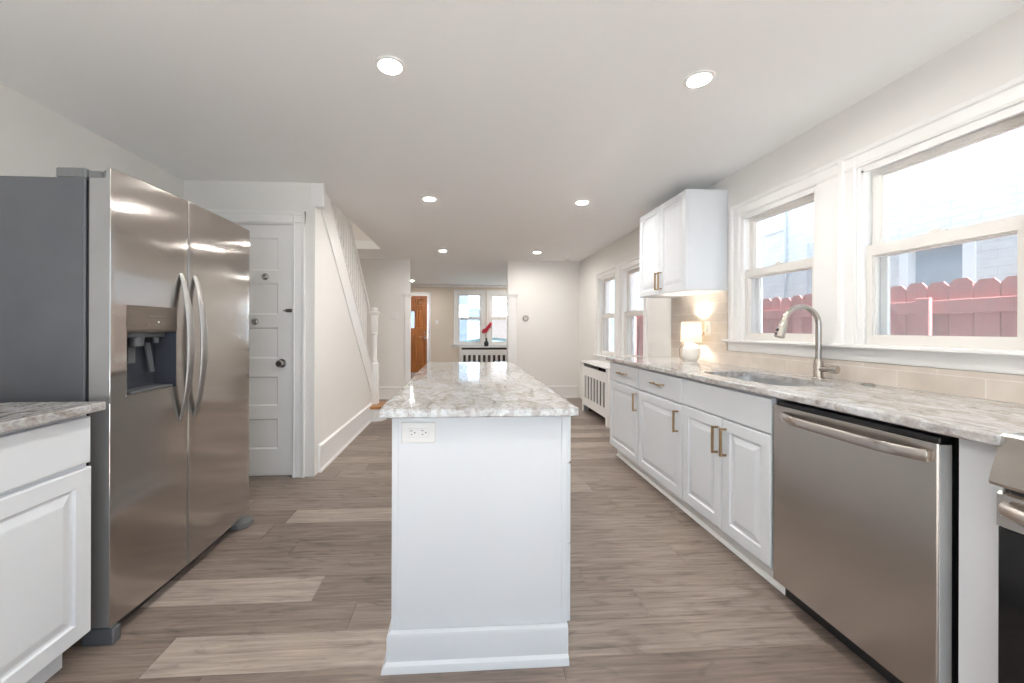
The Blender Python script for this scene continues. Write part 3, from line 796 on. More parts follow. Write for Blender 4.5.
for z in (.912,): g.loft([[(p[0]-.006, p[1], z-.003), (p[0]+.001, p[1], z-.003), (p[0]+.001, p[1], z+.003), (p[0]-.006, p[1], z+.003)] for p in pts])
obj('bezel', g, NICKEL, dp_)
# hinge covers, feet, grille
for y0, lab in ((FY0, 1), (FY1-.10, 2)):
    g = G(); g.box(-1.495, -1.392, y0, y0+.10, 1.728, 1.765, .004); g.box(-1.392, -1.345, y0+.01, y0+.075, 1.729, 1.758, .004); g.lathe([(.014, 1.729), (.014, 1.762), (.009, 1.766)], (-1.338, y0+.032, 0), 14); obj('hinge_cover', g, GREYPL, fr_)
g = G(); g.box(-1.40, -1.290, FY0+.001, FY0+.036, .0, .060, .003); obj('foot', g, DKGREY, fr_)
g = G(); g.prism([(-1.30, FY1-.13), (-1.268, FY1-.11), (-1.252, FY1-.08), (-1.252, FY1-.045), (-1.27, FY1-.02), (-1.40, FY1-.02), (-1.40, FY1-.13)], .008, .034); obj('foot', g, GREYPL, fr_)
g = G(); g.box(-1.42, -1.335, FY0+.04, FY1-.04, .012, .060, .003); obj('base_grille', g, BLACK, fr_)
for y0 in (FY0+.05, FY1-.1):
    g = G(); g.lathe([(.025, 0), (.025, .04)], (-2.02, y0, 0), 14); obj('foot', g, BLACK, fr_)

# ------------------------------------------------------------------ left base cabinet and its counter
c = thing('base_cabinet', (-1.74, .98, 0), 'low white base cabinet at the left edge beside the refrigerator', 'cabinet')
LX = -1.32
g = G(); g.box(WL+.004, LX, .50, 1.468, .10, .884); g.box(WL+.004, LX-.06, .52, 1.45, 0, .10); obj('carcass', g, CAB, c)
mp = face_left(LX)
g = G(mp); slab_front(g, .985, 1.464, .705, .866); obj('drawer_front', g, CAB, c)
g = G(mp); raised_panel(g, .985, 1.468, .112, .690); obj('door', g, CAB, c)
g = G(mp); slab_front(g, .505, .980, .705, .866); obj('drawer_front', g, CAB, c)
g = G(mp); raised_panel(g, .505, .980, .112, .690); obj('door', g, CAB, c)
g = G(); g.box(WL+.003, -1.262, .49, 1.478, .884, .914, .004, 2)
tag(obj('granite_countertop', g, LFT_GRAN), 'short veined grey granite countertop beside the refrigerator', 'countertop')

# ------------------------------------------------------------------ island
isl = thing('kitchen_island', (.07, 2.2, 0), 'white kitchen island with moulded base in the middle of the room', 'kitchen island')
IX0, IX1, IY0, IY1 = -.246, .373, 1.385, 3.02
g = G(); g.box(IX0, IX1-.004, IY0+.006, IY1, .10, .884); g.box(IX0+.02, IX1-.06, IY0+.02, IY1-.02, 0, .10); obj('carcass', g, CAB, isl)
for a, b in ((IX0, IX0+.022), (IX1-.022, IX1)):
    g = G(); g.box(a, b, IY0, IY0+.012, .10, .884, .0015); obj('corner_trim', g, CAB, isl)
g = G(); g.box(IX0+.022, IX1-.022, IY0+.003, IY0+.008, .11, .884); obj('end_panel', g, CAB, isl)
g = G()
bp = [(0, 0), (.030, 0), (.029, .008), (.024, .022), (.014, .030), (.014, .112), (.011, .122), (.002, .128), (0, .128)]
g.loft([[(IX0-o_, IY0-o_, z) for o_, z in bp], [(IX1, IY0-o_, z) for o_, z in bp]])
g.loft([[(IX0-o_, IY0-o_, z) for o_, z in bp], [(IX0-o_, IY1, z) for o_, z in bp]])
obj('base_moulding', g, CAB, isl, 30)
mp = face_left(IX1-.004)
ws = [(IY0+.016, 1.83), (1.836, 2.42), (2.426, 3.01)]
for i, (a, b) in enumerate(ws):
    for z0, z1 in ((.122, .400), (.405, .690), (.697, .872)):
        g = G(mp); slab_front(g, a, b, z0, z1); obj('drawer', g, CAB, isl)
g = G(); g.box(-.272, .385, 1.291, 3.080, .884, .914, .005, 2)
tag(obj('granite_island_top', g, ISL_GRAN), 'polished white and grey veined granite slab on the island', 'countertop')
ou = thing('electrical_outlet', (-.155, IY0, .814), 'white horizontal double outlet on the island end below the granite', 'electrical outlet')
mp = face_near(IY0+.003)
g = G(mp); slab_front(g, -.215, -.094, .777, .850, .006); obj('cover_plate', g, WHITEPL, ou)
g = G(mp); g.box(-.190, -.119, .797, .830, .004, .009, .0015); ins = obj('receptacle', g, WHITEPL, ou)
for u in (-.174, -.136):
    g = G(mp); g.box(u-.008, u-.001, .820, .8225, .008, .0096); g.box(u-.007, u-.001, .807, .8095, .008, .0096); g.box(u+.005, u+.0095, .8125, .8165, .008, .0096); obj('socket', g, SLOT, ins)

# ------------------------------------------------------------------ right base cabinets
CFX = 1.377
mR = face_right(CFX)
def carcass_open(y0, y1):
    g = G(); t = .018
    g.box(CFX, WR-.004, y0, y0+t, .10, .884); g.box(CFX, WR-.004, y1-t, y1, .10, .884); g.box(CFX, WR-.004, y0+t, y1-t, .10, .118)
    g.box(WR-.016, WR-.004, y0+t, y1-t, .118, .884); g.box(CFX, CFX+.02, y0+t, y1-t, .118, .884); return g
def toe(parent, y0, y1):
    g = G(); g.box(1.440, 1.452, y0, y1, 0, .10)
    g.loft([[(1.440-d, y, z) for d, z in ((0, 0), (.016, 0), (.014, .008), (.008, .015), (0, .018))] for y in (y0, y1)]); obj('toe_kick', g, TRIM, parent)
ca = thing('base_cabinet', (1.67, 3.29, 0), 'white base cabinet beside the dining radiator cover, drawer over one door', 'cabinet', 'base cabinets on the window wall')
obj('carcass', carcass_open(2.983, 3.590), CAB, ca)
g = G(mR); slab_front(g, 2.987, 3.582, .712, .868); d = obj('drawer', g, CAB, ca); bar_pull(d, mR, 3.195, 3.345, .793, .803, .019)
g = G(mR); raised_panel(g, 2.987, 3.582, .115, .700); d = obj('door', g, CAB, ca); bar_pull(d, mR, 3.010, 3.020, .532, .672, .019)
toe(ca, 2.983, 3.590)
cb = thing('base_cabinet', (1.67, 2.67, 0), 'white base cabinet next to the sink cabinet, drawer over one door', 'cabinet', 'base cabinets on the window wall')
obj('carcass', carcass_open(2.366, 2.981), CAB, cb)
g = G(mR); slab_front(g, 2.371, 2.979, .712, .868); d = obj('drawer', g, CAB, cb); bar_pull(d, mR, 2.585, 2.735, .791, .801, .019)
g = G(mR); raised_panel(g, 2.371, 2.979, .115, .700); d = obj('door', g, CAB, cb); bar_pull(d, mR, 2.412, 2.422, .524, .662, .019)
toe(cb, 2.366, 2.981)
cs = thing('sink_cabinet', (1.67, 2.01, 0), 'white sink cabinet with two doors beside the dishwasher', 'cabinet', 'base cabinets on the window wall')
obj('carcass', carcass_open(1.658, 2.364), CAB, cs)
g = G(mR); slab_front(g, 1.662, 2.362, .712, .868); obj('false_front', g, CAB, cs)
g = G(mR); raised_panel(g, 1.996, 2.362, .120, .705); d = obj('door', g, CAB, cs); bar_pull(d, mR, 2.022, 2.032, .516, .660, .019)
g = G(mR); raised_panel(g, 1.662, 1.991, .120, .705); d = obj('door', g, CAB, cs); bar_pull(d, mR, 1.955, 1.965, .518, .664, .019)
toe(cs, 1.658, 2.364)

# dishwasher
dw = thing('dishwasher', (1.68, 1.35, 0), 'stainless dishwasher with a bowed bar handle under the counter', 'dishwasher')
g = G(); g.box(1.425, 1.93, 1.056, 1.644, .09, .868); obj('tub', g, BLACK, dw)
g = G()
r = .003
g.loft([[(1.400, 1.050, z), (1.360+r, 1.050, z), (1.360, 1.050+r, z), (1.360, 1.652-r, z), (1.360+r, 1.652, z), (1.400, 1.652, z)] for z in (.086, .848)])
d = obj('door', g, DW_STEEL, dw); d['label'] = 'flat stainless door'
g = G(); g.box(1.400, 1.424, 1.058, 1.646, .095, .850); g.box(1.372, 1.424, 1.055, 1.648, .848, .866, .002); obj('inner_door', g, BLACK, dw)
g = G(); g.box(1.3635, 1.402, 1.0475, 1.0502, .088, .846, .001); obj('door_edge', g, LIGHTEDGE, dw)
g = G(); K = 24; rings = []
for i in range(K+1):
    t = i/K; y = 1.068+.532*t; b = math.sin(PI*t)
    o_ = .006+.040*min(1, b*1.6)**.8
    rings.append([(1.360-o_-.007, y, .792), (1.360-o_-.010, y, .800), (1.360-o_-.010, y, .819), (1.360-o_-.007, y, .826), (1.360-o_+.004, y, .826), (1.360-o_+.004, y, .792)])
g.loft(rings)
for y in (1.074, 1.594): g.box(1.345, 1.3605, y-.008, y+.008, .797, .822, .002)
obj('handle', g, DW_STEEL, d, 40)
g = G(); g.box(1.415, 1.44, 1.052, 1.650, .006, .088, .002); obj('toe_kick', g, BLACK, dw)
for y in (1.10, 1.60):
    g = G(); g.lathe([(.018, 0), (.018, .006), (.008, .008), (.008, .10)], (1.88, y, 0), 12); obj('foot', g, BLACK, dw)

fp = thing('end_panel', (1.67, .965, 0), 'narrow white filler panel between the dishwasher and the range', 'cabinet panel')
g = G(); g.box(1.372, WR-.004, .918, 1.012, 0, .884, .002); obj('panel', g, CAB, fp)

# range
ra = thing('range', (1.66, .53, 0), 'stainless range with black oven glass at the right picture edge', 'stove')
RY0, RY1 = .150, .908
g = G(); g.box(1.372, WR-.02, RY0, RY1, .04, .896); obj('body', g, DKGREY, ra)
g = G(); g.box(1.385, WR-.02, RY0-.002, RY1+.002, .898, .918, .003); obj('cooktop', g, BLACKGLASS, ra)
g = G(lambda p: (p[0], p[2], p[1])); g.prism([(1.372, .920), (1.352, .918), (1.345, .912), (1.312, .800), (1.316, .792), (1.372, .790)], RY0, RY1); cpn = obj('control_panel', g, RG_STEEL, ra)
for k in range(5):
    yk = .22+k*.11
    if k == 4: continue
    g = G(); g.lathe([(.021, 0), (.019, -.025), (.0005, -.027)], (1.335, yk, .85), 18, axis='x'); obj('knob', g, RG_STEEL, cpn, 40)
g = G(lambda p: (p[0], p[2], p[1])); g.prism([(1.371, .776), (1.338, .776), (1.332, .770), (1.332, .690), (1.371, .690)], RY0+.004, RY1-.002); d = obj('oven_door', g, RG_STEEL, ra)
g = G(); g.box(1.334, 1.371, RY0+.004, RY1-.002, .215, .689, .003); obj('oven_glass', g, BLACKGLASS, d)
g = G()
K = 16; rings = []
for i in range(K+1):
    t = i/K; y = RY0+.02+(RY1-.022-RY0-.02)*t; o_ = .012+.034*min(1, math.sin(PI*t)*2.2)**.7
    rings.append([(1.332-o_+.013*math.cos(q), y, .738+.019*math.sin(q)) for q in [2*PI*j/12 for j in range(12)]])
g.loft(rings); obj('handle', g, RG_STEEL, d, 40)
g = G(); g.box(1.336, 1.371, RY0+.004, RY1-.002, .07, .205, .004); obj('drawer', g, RG_STEEL, ra)
for y in (.22, .84):
    for x in (1.42, 1.90):
        g = G(); g.lathe([(.02, 0), (.02, .045)], (x, y, 0), 12); obj('foot', g, BLACK, ra)

# granite counter with sink cut-out
SX0, SX1, SY0, SY1, SR = 1.446, 1.792, 1.730, 2.338, .065
def rrect(x0, x1, y0, y1, r, k=6):
    out = []
    for cx, cy, a in ((x1-r, y1-r, 0), (x0+r, y1-r, 90), (x0+r, y0+r, 180), (x1-r, y0+r, 270)):
        for i in range(k+1):
            t = math.radians(a+90*i/k); out.append((cx+r*math.cos(t), cy+r*math.sin(t)))
    return out
CX0, CX1, CY0, CY1 = 1.332, WR-.003, .905, 3.613
g = G()
inner = rrect(SX0, SX1, SY0, SY1, SR); n = len(inner)
# top and bottom as strips: four rectangles around the cut-out box plus corner fans
def slab_ring(ins, z):
    x0, x1, y0, y1 = CX0+ins, CX1, CY0+ins, CY1-ins
    return [(x0, y0, z), (x1, y0, z), (x1, y1, z), (x0, y1, z)]
bmh = bmesh.new()
def loop(pts): return [bmh.verts.new(p) for p in pts]
def edges(vs): return [bmh.edges.new((vs[i], vs[(i+1) % len(vs)])) for i in range(len(vs))]
tops = loop(slab_ring(.004, .914)); ti = loop([(x, y, .914) for x, y in inner])
bots = loop(slab_ring(.004, .884)); bi = loop([(x, y, .884) for x, y in inner])
et, eti, eb, ebi = edges(tops), edges(ti), edges(bots), edges(bi)
bmesh.ops.triangle_fill(bmh, edges=et+eti, use_beauty=True); bmesh.ops.triangle_fill(bmh, edges=eb+ebi, use_beauty=True)
m1 = loop(slab_ring(0, .909)); m2 = loop(slab_ring(0, .889))
for a, b in ((tops, m1), (m1, m2), (m2, bots)):
    for i in range(4): bmh.faces.new((a[i], a[(i+1) % 4], b[(i+1) % 4], b[i]))
for i in range(n): bmh.faces.new((ti[i], ti[(i+1) % n], bi[(i+1) % n], bi[i]))
g.bm(bmh)
tag(obj('granite_countertop', g, CTR_GRAN), 'long veined granite countertop with the sink under the windows', 'countertop')
# sink
sk = thing('kitchen_sink', (1.6, 2.03, .68), 'stainless undermount sink in the window counter', 'sink')
g = G(); rin = rrect(SX0-.006, SX1+.006, SY0-.006, SY1+.006, SR+.006); rout = rrect(SX0-.022, SX1+.022, SY0-.022, SY1+.022, SR+.02)
def sc(pts, f): cx, cy = (SX0+SX1)/2, (SY0+SY1)/2; return [(cx+(x-cx)*f, cy+(y-cy)*f) for x, y in pts]
rings = [[(x, y, .8835) for x, y in rout], [(x, y, .8835) for x, y in rin], [(x, y, .72) for x, y in sc(rin, .985)], [(x, y, .70) for x, y in sc(rin, .93)], [(x, y, .697) for x, y in sc(rin, .25)],
         [(x, y, .694) for x, y in sc(rin, .25)], [(x, y, .696) for x, y in sc(rin, .95)], [(x, y, .715) for x, y in sc(rin, 1.0)], [(x, y, .880) for x, y in rout]]
g.loft(rings, False, False, closed=False)
g.loft([[(x, y, .6965) for x, y in sc(rin, .26)], [(x, y, .6945) for x, y in sc(rin, .26)]])
obj('basin', g, SINK_STEEL, sk, 40)
g = G(); g.lathe([(.045, .698), (.045, .702), (.034, .703), (.030, .699), (.0005, .699)], ((SX0+SX1)/2, (SY0+SY1)/2, 0), 24); obj('drain', g, NICKEL, sk, 40)
# faucet
fa = thing('kitchen_faucet', (1.885, 1.985, .914), 'brushed nickel gooseneck faucet with a pull down sprayer', 'faucet')
fx, fy = 1.885, 1.985
g = G(); g.lathe([(.029, .914), (.029, .920), (.024, .926), (.0215, .930), (.0215, 1.005), (.018, 1.012), (.0145, 1.02)], (fx, fy, 0), 24); obj('base', g, NICKEL, fa, 40)
pts = [(fx, fy, 1.01), (fx, fy, 1.10)]
Rr = .097
for k in range(17):
    t = PI*k/16*.93; pts.append((fx-Rr+Rr*math.cos(t), fy, 1.20+Rr*math.sin(t)))
g = G(); g.tube(pts, .0135, 14); sp = obj('spout', g, NICKEL, fa, 60)
ex, ez = pts[-1][0], pts[-1][2]; dv = (Vector(pts[-1])-Vector(pts[-2])).normalized()
q = [Vector((ex, fy, ez))+dv*s for s in (0, .01, .012, .05, .088, .092)]
g = G(); K = [(.0145), (.0185), (.0200), (.0215), (.0245), (.021)]
g.tube([tuple(v) for v in q], lambda s: K[min(5, int(round(s*5)))], 18); sh = obj('spray_head', g, NICKEL, fa, 40)
g = G(); mid = Vector((ex, fy, ez))+dv*.058; sd = Vector((dv.z, 0, -dv.x)); sd = sd if sd.x < 0 else -sd
for k in (0, .024): 
    cpt = mid+dv*k*.9+sd*.019; g.box(cpt.x-.006, cpt.x+.006, fy-.008, fy+.008, cpt.z-.010, cpt.z+.010, .003)
obj('spray_button', g, BLACK, sh)
g = G(); g.tube([(fx, fy-.012, .968), (fx+.012, fy-.062, .970)], .0155, 16); g.tube([(fx+.010, fy-.058, .970), (fx+.013, fy-.062, .970), (fx+.019, fy-.088, .971), (fx+.0195, fy-.090, .971)], lambda t: .0215 if .2 < t < .8 else .019, 18); obj('handle', g, NICKEL, fa, 40)
g = G(); g.lathe([(.026, .914), (.026, .918), (.020, .924), (.018, .923), (.0005, .923)], (1.905, 1.745, 0), 24)
tag(obj('air_switch', g, CHROME, None, 40), 'small round nickel button on the granite right of the faucet', 'sink button')

# tile backsplash
g = G(); g.box(WR-.009, WR-.0005, 2.842, 3.632, .9145, 1.468); g.box(WR-.009, WR-.0005, .905, 2.842, .9145, 1.016)
tag(obj('tile_backsplash', g, TILE), 'glossy beige subway tile backsplash along the window counter', 'backsplash')
bo = thing('wall_outlet', (WR-.009, 3.07, 1.18), 'white outlet plate on the beige tile behind the lamp', 'electrical outlet')
mp = face_right(WR-.0085)
g = G(mp); slab_front(g, 3.030, 3.108, 1.122, 1.238, .006); obj('cover_plate', g, WHITEPL, bo)
g = G(mp); g.box(3.052, 3.086, 1.147, 1.213, .004, .009, .0015); ins = obj('receptacle', g, WHITEPL, bo)
for v in (1.196, 1.164):
    g = G(mp); g.box(3.060, 3.0625, v-.004, v+.004, .008, .0096); g.box(3.073, 3.0755, v-.004, v+.004, .008, .0096); obj('socket', g, SLOT, ins)

# table lamp
LXc, LYc = 1.865, 3.125
la = thing('table_lamp', (LXc, LYc, .9145), 'small lit table lamp with a round white ceramic base', 'table lamp')
g = G(); g.lathe([(.040, .9145), (.042, .920), (.054, .932), (.066, .955), (.070, .985), (.066, 1.013), (.052, 1.040), (.028, 1.055), (.014, 1.060), (.012, 1.066)], (LXc, LYc, 0), 32); obj('base', g, LAMPCER, la, 60)
g = G(); g.tube([(LXc, LYc, 1.06), (LXc, LYc, 1.13)], .006, 10); obj('socket_stem', g, BRASS, la)
g = G()
for t in (0, 2*PI/3, 4*PI/3): g.tube([(LXc, LYc, 1.205), (LXc+.072*math.cos(t), LYc+.072*math.sin(t), 1.225)], .0015, 6)
g.tube([(LXc, LYc, 1.18), (LXc, LYc, 1.215)], .003, 6); obj('shade_spider', g, BRASS, la)
SHADE, nt, b = nodes('lampshade_fabric')
wv = N(nt, 'ShaderNodeTexNoise', Scale=80.0); cc = ramp(nt, wv.outputs['Fac'], [(.3, (.86, .83, .78)), (.7, (.92, .89, .84))]); nt.links.new(cc, b.inputs['Base Color'])
b.inputs['Roughness'].default_value = .8
tl = N(nt, 'ShaderNodeBsdfTranslucent'); tl.inputs['Color'].default_value = (.9, .84, .74, 1); mx = N(nt, 'ShaderNodeMixShader'); mx.inputs[0].default_value = .65
nt.links.new(b.outputs[0], mx.inputs[1]); nt.links.new(tl.outputs[0], mx.inputs[2]); nt.links.new(mx.outputs[0], nt.nodes['Material Output'].inputs['Surface'])
g = G(); k = 40
g.loft([[(LXc+r_*math.cos(2*PI*j/k), LYc+r_*math.sin(2*PI*j/k), z) for j in range(k)] for r_, z in ((.080, 1.070), (.073, 1.235), (.0718, 1.235), (.0788, 1.070))], closed=True)
o = obj('lamp_shade', g, SHADE, la, 60); o['label'] = 'glowing white drum shade'
g = G(); g.ball((LXc, LYc, 1.160), .030, .030, .036); o = obj('bulb', g, emitter('warm_bulb', (1.0, .91, .77), 270.0), la, 60)
lv = (-.86, .51)
cord = [(LXc+lv[0]*d, LYc+lv[1]*d, z) for d, z in ((.036, .925), (.060, .921), (.078, .932), (.086, .965), (.086, 1.005), (.078, 1.035), (.060, 1.052))]+[(LXc+.0, LYc+.045, 1.062), (LXc+.05, LYc+.03, 1.075), (WR-.030, LYc-.005, 1.11), (WR-.024, LYc-.03, 1.155), (WR-.016, LYc-.056, 1.165)]
g = G(); g.tube(cord, .0028, 8); o = obj('cord', g, plain('clear_brown_cord', (.30, .20, .12), .4, var=.05), la, 60)
g = G(); g.box(WR-.030, WR-.0185, 3.056, 3.082, 1.150, 1.180, .003); obj('plug', g, WHITEPL, la)

# wall cabinet
uc = thing('wall_cabinet', (1.81, 3.23, 1.468), 'white wall cabinet with two doors above the lit lamp', 'cabinet')
g = G(); g.box(1.672, WR-.002, 2.842, 3.620, 1.468, 2.222, .001); obj('carcass', g, CAB, uc)
mU = face_right(1.672)
g = G(mU); raised_panel(g, 3.232, 3.618, 1.470, 2.220, .02, .05); d = obj('door', g, CAB, uc); bar_pull(d, mU, 3.252, 3.262, 1.506, 1.652, .019)
g = G(mU); raised_panel(g, 2.844, 3.228, 1.470, 2.220, .02, .05); d = obj('door', g, CAB, uc); bar_pull(d, mU, 3.198, 3.208, 1.506, 1.652, .019)


# ------------------------------------------------------------------ radiator covers
def radiator_cover(mp, u0, u1, depth, ztop, slots_n, label, top_slot, zs0, zs1, thick=.02, sw=.52):
    root = thing('radiator_cover', mp(((u0+u1)/2, 0, depth/2)), label, 'radiator cover')
    g = G(mp)
    holes = [(u0+.06, u1-.06, top_slot[0], top_slot[1])]
    a0, a1 = u0+.10, u1-.10; pitch = (a1-a0)/(slots_n-.35)
    for i in range(slots_n): holes.append((a0+i*pitch, a0+i*pitch+pitch*sw, zs0, zs1))
    holes.append((u0+.07, u1-.07, -.01, .10))
    wall_with_holes(g, u0, u1, 0, ztop-.022, holes, depth-thick, depth, mp)
    obj('front_panel', g, TRIM, root)
    for a in (u0, u1-thick):
        g = G(mp); g.box(a, a+thick, 0, ztop-.022, .004, depth-thick); obj('side_panel', g, TRIM, root)
    g = G(mp); g.box(u0-.02, u1+.02, ztop-.022, ztop, .002, depth+.018, .004); obj('top_board', g, TRIM, root)
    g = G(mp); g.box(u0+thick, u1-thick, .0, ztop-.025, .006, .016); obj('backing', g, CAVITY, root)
    g = G(mp); nn = max(6, int((u1-u0-.16)/.06))
    for i in range(nn):
        u = u0+.09+(u1-u0-.18)*i/(nn-1); g.box(u-.018, u+.018, .06, ztop-.14, .05, depth-thick-.035, .012)
    g.box(u0+.08, u1-.08, .10, .14, .06, depth-.07); [g.box(u-.015, u+.015, 0, .08, .06, depth-.07) for u in (u0+.09, u1-.09)]
    obj('radiator_fins', g, RADIATOR, root)
    return root


radiator_cover(face_right(WR-.008), 4.60, 5.60, .255, .715, 7, 'white slatted radiator cover under the dining windows', (.645, .695), .21, .52, .010, .56)
radiator_cover(face_near(Y_FRONT-.03), -.10, 1.20, .22, .712, 9, 'white slatted radiator cover under the front room windows', (.628, .672), .12, .49)

# orchid on the front radiator cover
oc = thing('potted_orchid', (.60, 10.25, .7125), 'red orchid in a dark vase on the front radiator cover', 'potted plant')
g = G(); g.lathe([(.045, .7125), (.060, .74), (.062, .80), (.040, .84), (.024, .87), (.026, .93), (.022, .93), (.020, .87)], (.60, 10.25, 0), 20); obj('vase', g, DARKVASE, oc, 60)
g = G(); g.tube([(.60, 10.25, .88), (.59, 10.25, 1.0), (.57, 10.25, 1.08), (.59, 10.25, 1.15), (.66, 10.25, 1.22), (.71, 10.25, 1.29)], .006, 6); obj('stem', g, STEMG, oc)
rq = random.Random(5)
for x, z, s in ((.55, 1.10, .058), (.585, 1.125, .05), (.62, 1.165, .045), (.655, 1.21, .045), (.685, 1.25, .04), (.712, 1.295, .035)):
    g = G()
    for k in range(5):
        a = 2*PI*k/5+rq.random(); g.ball((x+s*.6*math.cos(a), 10.235+rq.uniform(-.02, .01), z+s*.6*math.sin(a)), s*.62, s*.25, s*.62, 8, 6)
    obj('flower', g, PETAL, oc, 60)

# thermostat, switches
g = G(face_near(Y_FAR)); m_ = face_near(Y_FAR); k = 28
g.loft([[(1.051+q*math.cos(2*PI*j/k), 1.347+q*math.sin(2*PI*j/k), w) for j in range(k)] for q, w in ((.052, 0), (.052, .005), (.046, .006), (.046, .018), (.040, .024), (.036, .024), (.034, .021), (.0005, .021))])
th = thing('thermostat', (1.051, Y_FAR, 1.347), 'round grey thermostat on the far white wall', 'thermostat'); obj('body', g, plain('brushed_grey', (.42, .40, .38), .35, .5), th, 40)
g = G(m_); g.loft([[(1.051+q*math.cos(2*PI*j/k), 1.347+q*math.sin(2*PI*j/k), w) for j in range(k)] for q, w in ((.030, .020), (.030, .0225), (.0005, .0228))]); obj('display', g, plain('display_grey', (.62, .60, .57), .2), th, 40)
def switch(mp, u, v, n, label):
    root = thing('light_switch', mp((u, v, 0)), label, 'light switch')
    w = .035+.023*(n-1); g = G(mp); slab_front(g, u-w, u+w, v-.058, v+.058, .006); obj('cover_plate', g, WHITEPL, root)
    for i in range(n):
        uu_ = u+(i-(n-1)/2)*.046; g = G(mp); g.box(uu_-.016, uu_+.016, v-.033, v+.033, .005, .010, .002); obj('rocker', g, WHITEPL, root)
switch(face_near(Y_FAR), -1.15, 1.376, 2, 'white double switch plate beside the left pilaster trim')
switch(face_near(Y_FRONT), -.69, 1.335, 1, 'white switch plate right of the orange front door')

# ------------------------------------------------------------------ outside
GZ = -.55
g = G(); g.box(-30, WR+.2, -20, Y_BACK-.3, GZ-.1, GZ); struct('ground_yard', g, GRASSY, 'pale concrete yard behind the kitchen', 'ground')
g = G(); g.box(WR+.2, 30, -20, Y_FRONT+.5, GZ-.1, GZ); struct('ground_alley', g, ALLEY, 'grey gravel side alley below the kitchen windows', 'ground')
g = G(); g.box(-30, 40, Y_FRONT+.5, 40, GZ-.1, GZ)
struct('street', g, ASPHALT, 'pale asphalt street beyond the front windows', 'street')

fe = thing('wooden_fence', (3.28, 3.5, GZ), 'faded red dog eared picket fence outside the kitchen windows', 'fence')
FXX = 3.22
def picket_mesh(y, ztop):
    g = G(lambda p: (FXX+p[2], p[0], p[1])); w = .060
    g.prism([(y-w, GZ+.03), (y+w, GZ+.03), (y+w, ztop-.030), (y+w*.55, ztop), (y-w*.55, ztop), (y-w, ztop-.030)], 0, .013); return g
rq = random.Random(3)
y = 1.10; first = None
while y < 7.2:
    g = picket_mesh(y, 1.500+rq.uniform(-.012, .012)); obj('picket', g, FENCE, fe); y += .1265
for z0, z1 in ((1.285, 1.375), (.35, .44)):
    g = G(); g.box(FXX-.040, FXX, 1.0, 7.2, z0, z1, .003); obj('rail', g, FENCE, fe)
for y in (.2, 2.53, 4.86, 7.1):
    if y < 1: continue
    g = G(); g.box(FXX-.066, FXX-.040, y-.044, y+.044, GZ, 1.395, .004); obj('post', g, FENCE, fe)

nh = thing('neighbor_house', (5.6, 4, GZ), 'white painted brick house behind the red fence', 'house')
NX = 4.35
g = G(); wall_with_holes(g, -3, 13, GZ, 6.2, [(3.16, 3.60, .75, 1.96), (7.6, 8.4, 2.2, 3.6)], 0, -.25, face_right(NX)); obj('wall', g, WHITEBRICK, nh)
g = G(); g.box(NX+.25, NX+3, -3, 13, GZ, 6.2); obj('building_mass', g, WHITEBRICK, nh)
for a, b, c_, d_ in ((3.16, 3.60, .75, 1.96), (7.6, 8.4, 2.2, 3.6)):
    g = G(); wall_with_holes(g, a-.07, b+.07, c_-.05, d_+.07, [(a+.01, b-.01, c_+.01, d_-.01)], .02, -.10, face_right(NX)); w_ = obj('window', g, TRIM, nh)
    g = G(face_right(NX)); g.box(a, b, c_, d_, -.06, -.08); obj('pane', g, HOUSEGLASS, w_)
g = G(); g.tube([(NX-.03, 5.05, GZ+.1), (NX-.03, 5.05, 4.5)], .013, 8); g.tube([(NX-.03, 5.05, 2.52), (NX-.03, 7.5, 2.52)], .013, 8); g.tube([(NX-.03, 4.70, 1.2), (NX-.03, 4.70, 2.25)], .012, 8); obj('conduit', g, PIPE, nh)
g = G(); g.box(NX-.3, NX+3.1, -3.2, 13.2, 6.2, 6.4); obj('roof', g, ASPHALT, nh)


def row_house(x0, x1, mat, wins, label):
    root = thing('row_house', ((x0+x1)/2, 24, GZ), label, 'house'); Y = 22.0
    g = G(); wall_with_holes(g, x0, x1, GZ, 8.0, wins, 0, -.3, face_near(Y)); obj('wall', g, mat, root)
    g = G(); g.box(x0, x1, Y+.3, Y+8, GZ, 8); obj('building_mass', g, mat, root)
    for a, b, c_, d_ in wins:
        g = G(); wall_with_holes(g, a-.07, b+.07, c_-.07, d_+.07, [(a+.03, b-.03, c_+.03, d_-.03)], .03, -.1, face_near(Y)); w_ = obj('window', g, TRIM, root)
        g = G(face_near(Y)); g.box(a, b, c_, d_, -.06, -.08); obj('pane', g, HOUSEGLASS, w_)
        g = G(face_near(Y)); g.box(a+.03, b-.03, (c_+d_)/2-.03, (c_+d_)/2+.03, -.04, -.10); obj('meeting_rail', g, TRIM, w_)
    g = G(); g.box(x0, x1, Y-.25, Y+8.1, 8.0, 8.25); obj('roof', g, ASPHALT, root)
row_house(-7.5, 1.30, BLUESIDE, [(.35, .95, 2.35, 3.3), (-.22, .22, 1.75, 2.4), (-4.5, -3.3, .7, 2.4), (-2.4, -1.3, .7, 2.4), (.30, .98, -.35, 1.5)], 'pale blue house across the street seen left of the orchid')
row_house(1.32, 9.0, PALEBRICK, [(1.80, 2.12, 1.95, 2.68), (2.28, 2.62, 1.95, 2.68), (4.2, 5.2, .7, 2.4), (6.2, 7.2, .7, 2.4)], 'pinkish white house across the street seen right of the orchid')

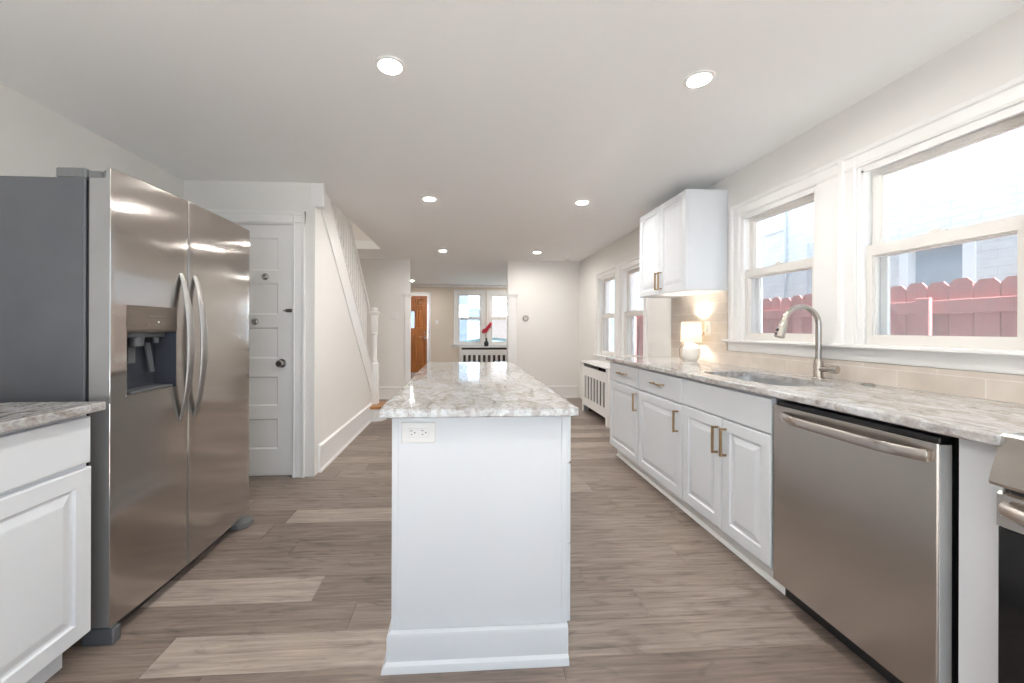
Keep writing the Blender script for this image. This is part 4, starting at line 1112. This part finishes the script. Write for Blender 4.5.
car = thing('car', (.86, 13.6, GZ), 'teal parked car outside the front windows', 'car')
def car_ring(pts, y): return [(x, y, z) for x, z in pts]
body = [(-1.35, GZ+.25), (3.1, GZ+.25), (3.15, GZ+.55), (3.05, GZ+.80), (2.15, GZ+.92), (-.45, GZ+.92), (-1.25, GZ+.84), (-1.38, GZ+.60)]
g = G(); g.loft([[(x*.98+.02, 12.75, z) for x, z in body], [(x, 12.82, z) for x, z in body], [(x, 14.38, z) for x, z in body], [(x*.98+.02, 14.45, z) for x, z in body]]); obj('body', g, CARPAINT, car, 40)
cab = [(-.45, .35), (-.15, .62), (.25, .80), (.65, .865), (1.15, .865), (1.60, .78), (2.00, .60), (2.25, .35)]
g = G(); ring_o = [(x, z) for x, z in cab]
def off_ring(d): return [(.9+(x-.9)*(1-d), .35+(z-.35)*(1-d)) for x, z in cab]
io = off_ring(.10)
for y0, y1 in ((12.95, 13.02), (14.18, 14.25)):
    pts_o, pts_i = ring_o, io
    vs = [(x, y, z) for y in (y0, y1) for x, z in pts_o]+[(x, y, z) for y in (y0, y1) for x, z in pts_i]; n_ = len(cab); fs = []
    for i in range(n_-1):
        fs += [(i, i+1, 2*n_+i+1, 2*n_+i), (n_+i, n_+i+1, 3*n_+i+1, 3*n_+i), (2*n_+i, 2*n_+i+1, 3*n_+i+1, 3*n_+i)]
    g.add(vs, fs)
g.loft([[(x, 12.95, z) for x, z in cab[2:6]]+[(x, 12.95, z-.03) for x, z in reversed(cab[2:6])], [(x, 14.25, z) for x, z in cab[2:6]]+[(x, 14.25, z-.03) for x, z in reversed(cab[2:6])]])
g.box(.80, .88, 12.955, 13.015, .35, .80); g.box(.80, .88, 14.185, 14.245, .35, .80)
obj('roof_frame', g, CARPAINT, car, 40)
g = G(); q = off_ring(.09); g.loft([[(x, 12.985, z) for x, z in q], [(x, 14.215, z) for x, z in q]]); obj('windows', g, CARGLASS, car)
for x in (-.45, 2.25):
    for y in (12.80, 14.40):
        g = G(); g.lathe([(.20, -.09), (.31, -.09), (.33, -.05), (.33, .05), (.31, .09), (.20, .09)], (x, y, GZ+.33), 24, axis='y'); w_ = obj('wheel', g, TYRE, car, 40)
        g = G(); g.lathe([(.0005, -.06), (.20, -.06), (.20, .06), (.0005, .06)], (x, y, GZ+.33), 20, axis='y'); obj('hubcap', g, CHROME, w_, 40)
